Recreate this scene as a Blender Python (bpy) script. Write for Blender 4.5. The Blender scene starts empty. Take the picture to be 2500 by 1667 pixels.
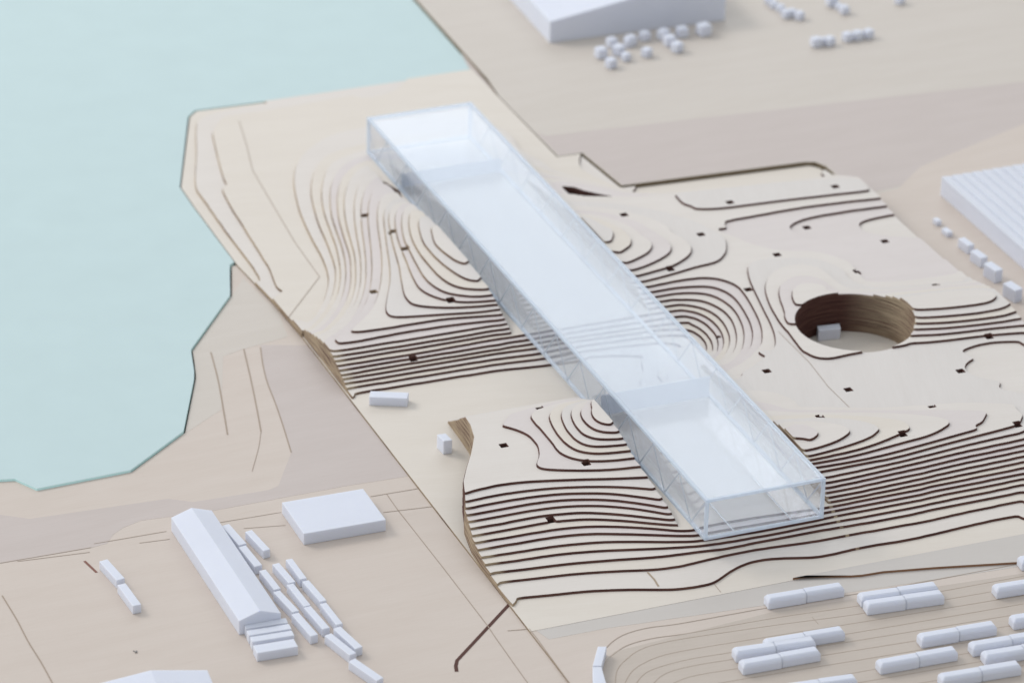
import bpy, bmesh, math, random
import numpy as np
from mathutils import Vector, Matrix
from mathutils.geometry import tessellate_polygon
random.seed(7)
S = bpy.context.scene
PI_ = math.pi
COL = S.collection

# ---------------------------------------------------------------- camera
# world frame: x across the clear box, y along it (away), z up, z = 0 is the top of the site sheet
T = 0.037                       # thickness of one contour sheet
Z0 = 7 * T                      # underside of the clear box
FPX, PITCH, ROLL, YAW = 10724.086524574132, 0.4788, -0.0205, 0.39315796330323577
PITCH = math.asin(0.46074073); ROLL = math.asin(-0.02045446 / math.hypot(0.02045446, 0.99979079)) 
BW, BL, BH = 2.0, 14.7224, 0.70
_c, _s = math.cos(YAW), math.sin(YAW)
def _box(v): return np.array([_c * v[0] + _s * v[1], -_s * v[0] + _c * v[1], v[2]])
CAM = _box(np.array([-2.97072501, -57.60323716, 33.49089936 + 0 * T]))
CR = _box(np.array([0.99979079, 0.0094242, 0.01815404]))
CU = _box(np.array([-0.02045446, 0.46064434, 0.88734909]))
CF = _box(np.array([0.0, 0.88753478, -0.46074073]))
cd = bpy.data.cameras.new('camera'); cam = bpy.data.objects.new('camera', cd); COL.objects.link(cam)
cam.matrix_world = Matrix(((CR[0], CU[0], -CF[0], CAM[0]), (CR[1], CU[1], -CF[1], CAM[1]), (CR[2], CU[2], -CF[2], CAM[2]), (0, 0, 0, 1)))
cd.sensor_width = 36.0; cd.lens = FPX / 2500 * 36.0; cd.clip_start = 1.0; cd.clip_end = 400.0
cd.dof.use_dof = True; cd.dof.focus_distance = 66.6; cd.dof.aperture_fstop = 0.40
S.camera = cam

# ---------------------------------------------------------------- world and lamps (a room lit by one large window)
w = bpy.data.worlds.new('World'); S.world = w; w.use_nodes = True
bg = w.node_tree.nodes['Background']; nt_ = w.node_tree
# an evenly painted room: brighter towards the windows (far left), dimmer behind the photographer
tc_ = nt_.nodes.new('ShaderNodeTexCoord'); dp_ = nt_.nodes.new('ShaderNodeVectorMath'); dp_.operation = 'DOT_PRODUCT'; nt_.links.new(tc_.outputs['Generated'], dp_.inputs[0])
dp_.inputs[1].default_value = (_s * 0.35 - _c * 0.93, _c * 0.35 + _s * 0.93, 0.45)
mr_ = nt_.nodes.new('ShaderNodeMapRange'); mr_.inputs[1].default_value = -0.9; mr_.inputs[2].default_value = 0.9; mr_.inputs[3].default_value = 0.42; mr_.inputs[4].default_value = 0.90; nt_.links.new(dp_.outputs['Value'], mr_.inputs[0])
bg.inputs[0].default_value = (0.90, 0.945, 1.0, 1); nt_.links.new(mr_.outputs[0], bg.inputs[1])
def area(name, loc, target, sx, sy, power, col):
    l = bpy.data.lights.new(name, 'AREA'); l.shape = 'RECTANGLE'; l.size = sx; l.size_y = sy; l.energy = power; l.color = col
    o = bpy.data.objects.new(name, l); COL.objects.link(o); o.location = loc
    o.rotation_euler = (Vector(target) - Vector(loc)).to_track_quat('-Z', 'Y').to_euler(); return o
def wdir(az, el, dist):         # azimuth measured from the viewing direction, positive to the left
    a = YAW + math.radians(az)
    # viewing direction in the box frame is (sin YAW, cos YAW)
    vx, vy = _s, _c
    b = math.radians(az)
    dx, dy = vx * math.cos(b) - vy * math.sin(b), vx * math.sin(b) + vy * math.cos(b)
    e = math.radians(el)
    return (2 + dx * dist * math.cos(e), 7 + dy * dist * math.cos(e), dist * math.sin(e))
area('window_light', wdir(60, 38, 110), (2, 7, 0), 44, 32, 42000, (1.0, 0.965, 0.935))
area('far_window_light', wdir(-2, 30, 90), (2, 7, 0), 46, 26, 6900, (0.87, 0.935, 1.0))

S.view_settings.view_transform = 'Standard'; S.view_settings.look = 'None'
S.view_settings.exposure = 0.09; S.view_settings.gamma = 1.0
S.render.engine = 'CYCLES'
S.cycles.max_bounces = 10; S.cycles.transparent_max_bounces = 24

# ---------------------------------------------------------------- picture measurements -> points on real planes
def un(x, y, z):
    d = (x - 1250) * CR + (833.5 - y) * CU + FPX * CF
    return CAM + (z - CAM[2]) / d[2] * d
def at(o, s, pts, z): return [un(o[0] + a / s, o[1] + b / s, z) for a, b in pts]

# ---------------------------------------------------------------- materials
def nodes(name):
    m = bpy.data.materials.new(name); m.use_nodes = True; nt = m.node_tree
    return m, nt, nt.nodes['Principled BSDF']
def N(nt, t, **kw):
    n = nt.nodes.new(t)
    for k, v in kw.items():
        if k in n.inputs: n.inputs[k].default_value = v
        else: setattr(n, k, v)
    return n
def wood(name, base, dark, rot=0.0, grain=1.0, scale=1.0):
    m, nt, b = nodes(name); L = nt.links.new
    tc = N(nt, 'ShaderNodeTexCoord'); mp = N(nt, 'ShaderNodeMapping')
    mp.inputs['Rotation'].default_value = (0, 0, rot); L(tc.outputs['Object'], mp.inputs[0])
    m1 = N(nt, 'ShaderNodeMapping'); m1.inputs['Scale'].default_value = (1.1 * scale, 26 * scale, 1); L(mp.outputs[0], m1.inputs[0])
    n1 = N(nt, 'ShaderNodeTexNoise'); n1.inputs['Scale'].default_value = 1.6; n1.inputs['Detail'].default_value = 6; n1.inputs['Roughness'].default_value = 0.62; L(m1.outputs[0], n1.inputs[0])
    m2 = N(nt, 'ShaderNodeMapping'); m2.inputs['Scale'].default_value = (0.35 * scale, 2.2 * scale, 1); L(mp.outputs[0], m2.inputs[0])
    n2 = N(nt, 'ShaderNodeTexNoise'); n2.inputs['Scale'].default_value = 1.3; n2.inputs['Detail'].default_value = 3; n2.inputs['Distortion'].default_value = 0.8; L(m2.outputs[0], n2.inputs[0])
    m3 = N(nt, 'ShaderNodeMapping'); m3.inputs['Scale'].default_value = (7 * scale, 150 * scale, 1); L(mp.outputs[0], m3.inputs[0])
    n3 = N(nt, 'ShaderNodeTexNoise'); n3.inputs['Scale'].default_value = 1.5; n3.inputs['Detail'].default_value = 2; L(m3.outputs[0], n3.inputs[0])
    r1 = N(nt, 'ShaderNodeMapRange'); r1.inputs[1].default_value = 0.38; r1.inputs[2].default_value = 0.72; L(n1.outputs[0], r1.inputs[0])
    r2 = N(nt, 'ShaderNodeMapRange'); r2.inputs[1].default_value = 0.35; r2.inputs[2].default_value = 0.65; L(n2.outputs[0], r2.inputs[0])
    r3 = N(nt, 'ShaderNodeMapRange'); r3.inputs[1].default_value = 0.58; r3.inputs[2].default_value = 0.75; L(n3.outputs[0], r3.inputs[0])
    ad = N(nt, 'ShaderNodeMath', operation='MULTIPLY_ADD'); L(r1.outputs[0], ad.inputs[0]); ad.inputs[1].default_value = 0.34 * grain
    ml = N(nt, 'ShaderNodeMath', operation='MULTIPLY'); L(r2.outputs[0], ml.inputs[0]); ml.inputs[1].default_value = 0.26 * grain; L(ml.outputs[0], ad.inputs[2])
    ad2 = N(nt, 'ShaderNodeMath', operation='MULTIPLY_ADD'); L(r3.outputs[0], ad2.inputs[0]); ad2.inputs[1].default_value = 0.42 * grain; L(ad.outputs[0], ad2.inputs[2])
    mx = N(nt, 'ShaderNodeMix', data_type='RGBA'); L(ad2.outputs[0], mx.inputs[0]); mx.inputs[6].default_value = (*base, 1); mx.inputs[7].default_value = (*dark, 1)
    L(mx.outputs[2], b.inputs['Base Color']); b.inputs['Roughness'].default_value = 0.55; b.inputs['Specular IOR Level'].default_value = 0.3
    bp = N(nt, 'ShaderNodeBump'); bp.inputs['Strength'].default_value = 0.12; bp.inputs['Distance'].default_value = 0.003; L(ad2.outputs[0], bp.inputs['Height']); L(bp.outputs[0], b.inputs['Normal'])
    return m
def burnt(name, c1, c2):
    m, nt, b = nodes(name); L = nt.links.new
    tc = N(nt, 'ShaderNodeTexCoord'); mp = N(nt, 'ShaderNodeMapping'); mp.inputs['Scale'].default_value = (2.2, 2.2, 60); L(tc.outputs['Object'], mp.inputs[0])
    n1 = N(nt, 'ShaderNodeTexNoise'); n1.inputs['Scale'].default_value = 1.0; n1.inputs['Detail'].default_value = 5; L(mp.outputs[0], n1.inputs[0])
    r1 = N(nt, 'ShaderNodeMapRange'); r1.inputs[1].default_value = 0.35; r1.inputs[2].default_value = 0.65; L(n1.outputs[0], r1.inputs[0])
    mx = N(nt, 'ShaderNodeMix', data_type='RGBA'); L(r1.outputs[0], mx.inputs[0]); mx.inputs[6].default_value = (*c1, 1); mx.inputs[7].default_value = (*c2, 1)
    L(mx.outputs[2], b.inputs['Base Color']); b.inputs['Roughness'].default_value = 0.7; b.inputs['Specular IOR Level'].default_value = 0.15
    return m
def left_lit_tan(m):
    """paints window light on left-facing cut edges as tan in the colour"""
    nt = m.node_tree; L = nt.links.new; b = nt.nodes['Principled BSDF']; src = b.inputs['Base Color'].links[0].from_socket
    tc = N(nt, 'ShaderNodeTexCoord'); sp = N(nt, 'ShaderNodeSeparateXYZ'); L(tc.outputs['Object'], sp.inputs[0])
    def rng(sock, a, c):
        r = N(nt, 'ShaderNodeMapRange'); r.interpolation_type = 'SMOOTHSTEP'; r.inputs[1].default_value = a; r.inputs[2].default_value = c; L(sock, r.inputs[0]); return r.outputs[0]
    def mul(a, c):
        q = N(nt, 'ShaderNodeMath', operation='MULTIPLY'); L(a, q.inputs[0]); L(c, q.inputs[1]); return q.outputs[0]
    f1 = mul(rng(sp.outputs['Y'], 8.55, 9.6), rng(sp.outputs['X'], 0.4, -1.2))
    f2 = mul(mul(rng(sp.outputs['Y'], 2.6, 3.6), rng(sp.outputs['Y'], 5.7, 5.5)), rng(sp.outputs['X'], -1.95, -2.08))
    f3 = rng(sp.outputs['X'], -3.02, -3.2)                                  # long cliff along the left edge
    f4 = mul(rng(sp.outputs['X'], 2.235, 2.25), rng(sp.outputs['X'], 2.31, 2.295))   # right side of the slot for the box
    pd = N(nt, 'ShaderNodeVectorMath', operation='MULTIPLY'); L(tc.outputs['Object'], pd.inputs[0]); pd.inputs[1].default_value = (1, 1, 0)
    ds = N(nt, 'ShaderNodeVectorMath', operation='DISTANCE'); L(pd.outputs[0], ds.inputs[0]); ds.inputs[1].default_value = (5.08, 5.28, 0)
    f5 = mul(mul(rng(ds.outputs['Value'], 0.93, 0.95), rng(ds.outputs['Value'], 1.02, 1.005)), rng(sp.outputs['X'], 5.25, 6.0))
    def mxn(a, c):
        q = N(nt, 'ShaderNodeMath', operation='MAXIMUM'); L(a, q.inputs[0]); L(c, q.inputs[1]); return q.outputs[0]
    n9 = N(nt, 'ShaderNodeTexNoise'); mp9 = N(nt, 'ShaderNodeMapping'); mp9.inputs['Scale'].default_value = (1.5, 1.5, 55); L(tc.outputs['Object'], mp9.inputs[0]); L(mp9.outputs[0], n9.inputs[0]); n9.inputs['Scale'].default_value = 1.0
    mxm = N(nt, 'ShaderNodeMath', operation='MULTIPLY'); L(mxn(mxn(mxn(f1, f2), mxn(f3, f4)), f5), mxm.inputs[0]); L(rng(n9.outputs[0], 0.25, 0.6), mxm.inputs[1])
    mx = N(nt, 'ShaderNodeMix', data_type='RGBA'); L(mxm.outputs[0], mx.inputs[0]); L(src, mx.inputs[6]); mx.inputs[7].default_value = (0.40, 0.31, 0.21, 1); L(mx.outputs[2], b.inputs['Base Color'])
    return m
def plain(name, c, rough=0.5, bump=0.0, bscale=40.0, spec=0.3):
    m, nt, b = nodes(name); L = nt.links.new
    tc = N(nt, 'ShaderNodeTexCoord'); n1 = N(nt, 'ShaderNodeTexNoise'); n1.inputs['Scale'].default_value = bscale; n1.inputs['Detail'].default_value = 3; L(tc.outputs['Object'], n1.inputs[0])
    n2 = N(nt, 'ShaderNodeTexNoise'); n2.inputs['Scale'].default_value = 1.2; n2.inputs['Detail'].default_value = 3; L(tc.outputs['Object'], n2.inputs[0])
    mx = N(nt, 'ShaderNodeMix', data_type='RGBA'); L(n2.outputs[0], mx.inputs[0]); mx.inputs[6].default_value = (*c, 1); mx.inputs[7].default_value = (*[v * 0.93 for v in c], 1)
    L(mx.outputs[2], b.inputs['Base Color']); b.inputs['Roughness'].default_value = rough; b.inputs['Specular IOR Level'].default_value = spec
    if bump:
        bp = N(nt, 'ShaderNodeBump'); bp.inputs['Strength'].default_value = bump; bp.inputs['Distance'].default_value = 0.004; L(n1.outputs[0], bp.inputs['Height']); L(bp.outputs[0], b.inputs['Normal'])
    return m
def clear(name, tint, haze, hazecol, rough=0.03, f0=0.045):
    # thin clear acrylic: straight-through transmission, Fresnel reflection, a little milky haze
    m, nt, b = nodes(name); nt.nodes.remove(b); L = nt.links.new; out = nt.nodes['Material Output']
    g = N(nt, 'ShaderNodeNewGeometry'); dt = N(nt, 'ShaderNodeVectorMath', operation='DOT_PRODUCT'); L(g.outputs['Incoming'], dt.inputs[0]); L(g.outputs['Normal'], dt.inputs[1])
    ab = N(nt, 'ShaderNodeMath', operation='ABSOLUTE'); L(dt.outputs['Value'], ab.inputs[0])
    iv = N(nt, 'ShaderNodeMath', operation='SUBTRACT'); iv.inputs[0].default_value = 1; L(ab.outputs[0], iv.inputs[1])
    pw = N(nt, 'ShaderNodeMath', operation='POWER'); L(iv.outputs[0], pw.inputs[0]); pw.inputs[1].default_value = 5
    fr = N(nt, 'ShaderNodeMath', operation='MULTIPLY_ADD'); L(pw.outputs[0], fr.inputs[0]); fr.inputs[1].default_value = 1 - f0; fr.inputs[2].default_value = f0
    tr = N(nt, 'ShaderNodeBsdfTransparent'); tr.inputs[0].default_value = (*tint, 1)
    df = N(nt, 'ShaderNodeBsdfDiffuse'); df.inputs[0].default_value = (*hazecol, 1)
    tl = N(nt, 'ShaderNodeBsdfTranslucent'); tl.inputs[0].default_value = (*hazecol, 1)
    dd = N(nt, 'ShaderNodeMixShader'); dd.inputs[0].default_value = 0.5; L(df.outputs[0], dd.inputs[1]); L(tl.outputs[0], dd.inputs[2])
    m1 = N(nt, 'ShaderNodeMixShader'); m1.inputs[0].default_value = haze; L(tr.outputs[0], m1.inputs[1]); L(dd.outputs[0], m1.inputs[2])
    gl = N(nt, 'ShaderNodeBsdfGlossy'); gl.inputs['Roughness'].default_value = rough
    m2 = N(nt, 'ShaderNodeMixShader'); L(fr.outputs[0], m2.inputs[0]); L(m1.outputs[0], m2.inputs[1]); L(gl.outputs[0], m2.inputs[2]); L(m2.outputs[0], out.inputs[0])
    return m

BIRCH = [wood('birch_pale', (0.72, 0.668, 0.615), (0.625, 0.565, 0.505), 0.15, 0.7),
         wood('birch_cream', (0.72, 0.66, 0.585), (0.63, 0.56, 0.475), 0.2, 0.7),
         wood('birch_rose', (0.69, 0.63, 0.60), (0.60, 0.535, 0.50), 0.1, 0.7),
         wood('birch_grey', (0.695, 0.65, 0.61), (0.60, 0.555, 0.51), 1.9, 0.7),
         wood('birch_tan', (0.68, 0.61, 0.52), (0.60, 0.53, 0.44), 0.15, 0.7)]
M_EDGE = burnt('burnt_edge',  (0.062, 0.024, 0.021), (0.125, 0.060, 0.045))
left_lit_tan(M_EDGE)  # the tan imitates light falling on the left-facing edges
M_BOARD = wood('board_veneer', (0.635, 0.555, 0.49), (0.56, 0.475, 0.405), -0.05, 0.9)
M_PINK = wood('veneer_rose', (0.575, 0.505, 0.468), (0.51, 0.44, 0.40), -0.03, 1.0)
M_CREAM = wood('veneer_cream', (0.62, 0.565, 0.505), (0.55, 0.49, 0.425), -0.02, 0.9)
M_TAN = wood('veneer_tan', (0.56, 0.49, 0.425), (0.48, 0.41, 0.345), 0.05, 1.0)
M_BOARDEDGE = plain('board_edge', (0.42, 0.33, 0.24), 0.7, 0.2)
M_OLIVE = plain('scorched_board_edge', (0.26, 0.205, 0.13), 0.7, 0.2)
M_WHITE = plain('white_foam', (0.745, 0.77, 0.85), 0.75, 0.45, 60.0, 0.1)
_b = M_WHITE.node_tree.nodes['Principled BSDF']; _b.inputs['Subsurface Weight'].default_value = 0.35; _b.inputs['Subsurface Radius'].default_value = (0.09, 0.09, 0.10); _b.inputs['Subsurface Scale'].default_value = 1.0
M_ENGR = plain('scorch_line', (0.42, 0.335, 0.265), 0.8)
M_SLIT = plain('scorched_slit', (0.10, 0.045, 0.035), 0.8)
M_WATER = plain('water_acrylic', (0.555, 0.685, 0.685), 0.5, 0.0, 3.0, 0.15)
M_CYAN = plain('acrylic_edge_cyan', (0.68, 0.98, 0.97), 0.25)
M_CLEAR = clear('clear_acrylic', (0.985, 0.99, 1.0), 0.05, (0.92, 0.95, 1.0))
M_TOPCL = clear('clear_acrylic_top', (0.97, 0.985, 1.0), 0.20, (0.85, 0.9, 1.0), 0.05, 0.06)
M_FROST = clear('frosted_acrylic_edge', (0.95, 0.98, 1.0), 0.6, (0.84, 0.90, 0.98), 0.2)
M_LINE = clear('engraved_truss_line', (0.93, 0.95, 0.97), 0.38, (0.72, 0.76, 0.82), 0.3)
M_GLINT = clear('polished_groove', (0.95, 0.98, 1.0), 0.45, (0.95, 0.97, 1.0), 0.1, 0.2)

# ---------------------------------------------------------------- mesh helpers
def link(name, me, parent=None, mats=()):
    for m in mats: me.materials.append(m)
    o = bpy.data.objects.new(name, me); COL.objects.link(o)
    if parent is not None: o.parent = parent
    return o
def empty(name, loc=(0, 0, 0)):
    o = bpy.data.objects.new(name, None); COL.objects.link(o); o.location = loc; o.empty_display_size = 0.1; return o
def tag(o, label=None, cat=None, group=None, kind=None):
    for k, v in (('label', label), ('category', cat), ('group', group), ('kind', kind)):
        if v: o[k] = v
    return o
def pydata(name, V, Fs, mi=None):
    me = bpy.data.meshes.new(name); me.from_pydata([tuple(v) for v in V], [], Fs); me.update()
    if mi is not None: me.polygons.foreach_set('material_index', mi)
    return me
def prism(name, loops, z0, z1, mats, parent=None, bottom=False, taper=0.0):
    """flat sheet with vertical walls from one or more plan loops (holes allowed); slot 0 top, slot 1 walls"""
    V, Fs, mi = [], [], []
    flat = [p for lp in loops for p in lp]; n = len(flat)
    V = [(p[0], p[1], z1) for p in flat] + [(p[0], p[1], z0) for p in flat]
    if taper:                                        # laser kerf: the cut widens a little downwards
        i0 = n
        for lp in loops:
            P = np.array(lp); sg = 1.0
            a_ = P - np.roll(P, 1, 0); b_ = np.roll(P, -1, 0) - P
            a_ /= np.linalg.norm(a_, axis=1)[:, None] + 1e-12; b_ /= np.linalg.norm(b_, axis=1)[:, None] + 1e-12
            d_ = a_ + b_; nn = np.stack([d_[:, 1], -d_[:, 0]], 1); nn /= np.linalg.norm(nn, axis=1)[:, None] + 1e-9
            for q, (pp, n_) in enumerate(zip(P, nn)): V[i0 + q] = (pp[0] + n_[0] * taper, pp[1] + n_[1] * taper, z0)
            i0 += len(lp)
    tris = tessellate_polygon([[Vector((p[0], p[1], 0)) for p in lp] for lp in loops])
    for a, b, c in tris:
        pa, pb, pc = flat[a], flat[b], flat[c]
        ar = (pb[0] - pa[0]) * (pc[1] - pa[1]) - (pb[1] - pa[1]) * (pc[0] - pa[0])
        if abs(ar) < 1e-12: continue
        Fs.append((a, b, c) if ar > 0 else (a, c, b)); mi.append(0)
        if bottom: Fs.append((a + n, c + n, b + n) if ar > 0 else (a + n, b + n, c + n)); mi.append(0)
    k = 0
    for lp in loops:
        m = len(lp)
        for i in range(m):
            a, b = k + i, k + (i + 1) % m
            Fs.append((a, a + n, b + n, b)); mi.append(1)
        k += m
    me = pydata(name, V, Fs, mi)
    bm = bmesh.new(); bm.from_mesh(me); bmesh.ops.recalc_face_normals(bm, faces=[f for f in bm.faces if f.material_index == 1] if not bottom else bm.faces)
    bm.to_mesh(me); bm.free()
    return link(name, me, parent, mats)
def boxmesh(name, x0, x1, y0, y1, z0, z1, mat, parent=None, bev=0.0):
    bm = bmesh.new(); bmesh.ops.create_cube(bm, size=1)
    for v in bm.verts: v.co = ((x0 + x1) / 2 + v.co.x * (x1 - x0), (y0 + y1) / 2 + v.co.y * (y1 - y0), (z0 + z1) / 2 + v.co.z * (z1 - z0))
    if bev: bmesh.ops.bevel(bm, geom=bm.edges[:], offset=bev, segments=2, affect='EDGES')
    me = bpy.data.meshes.new(name); bm.to_mesh(me); bm.free()
    return link(name, me, parent, (mat,))
def ribbon(name, pts, width, z, mat, parent=None):
    """a thin flat strip following plan points"""
    P = [np.array(p[:2], float) for p in pts]; V, Fs = [], []
    for i, p in enumerate(P):
        d = (P[min(i + 1, len(P) - 1)] - P[max(i - 1, 0)]); d = d / (np.linalg.norm(d) + 1e-9); nrm = np.array([-d[1], d[0]]) * width / 2
        V += [(*(p + nrm), z), (*(p - nrm), z), (*(p + nrm), z - 0.0015), (*(p - nrm), z - 0.0015)]
    for i in range(len(P) - 1):
        a = 4 * i; b = a + 4
        Fs += [(a, a + 1, b + 1, b), (a + 2, b + 2, b + 3, a + 3), (a, b, b + 2, a + 2), (a + 1, a + 3, b + 3, b + 1)]
    Fs += [(0, 2, 3, 1), (4 * len(P) - 4, 4 * len(P) - 3, 4 * len(P) - 1, 4 * len(P) - 2)]
    return link(name, pydata(name, V, Fs), parent, (mat,))
def smooth(pts, n=8):
    P = [np.array(p[:2], float) for p in pts]
    if len(P) < 3: return P
    Q = [2 * P[0] - P[1]] + P + [2 * P[-1] - P[-2]]; out = []
    for i in range(1, len(Q) - 2):
        for t in np.linspace(0, 1, n, endpoint=False):
            a, b, c, d = Q[i - 1], Q[i], Q[i + 1], Q[i + 2]
            out.append(0.5 * (2 * b + (c - a) * t + (2 * a - 5 * b + 4 * c - d) * t * t + (3 * b - a - 3 * c + d) * t ** 3))
    return out + [P[-1]]

# ---------------------------------------------------------------- the contour lines, read off the photograph
A = ((700, 600), 3.92); B2 = ((400, 200), 3.92); Cc = ((1300, 400), 3.92); D5 = ((1560, 650), 5.8725); E9 = ((1900, 900), 3.92)
G = ((1900, 600), 3.92); Hh = ((1000, 900), 3.92); I2 = ((1000, 1200), 3.92); J = ((1600, 1200), 3.92); K = ((1500, 350), 3.92)
X3 = ((1300, 760), 4.519); Q4 = ((1400, 900), 3.92); N3 = ((1900, 300), 3.92); Y8 = ((1950, 1080), 7.84); R1 = ((2200, 1000), 7.84); SRC = ((0, 0), 1.0)
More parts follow.
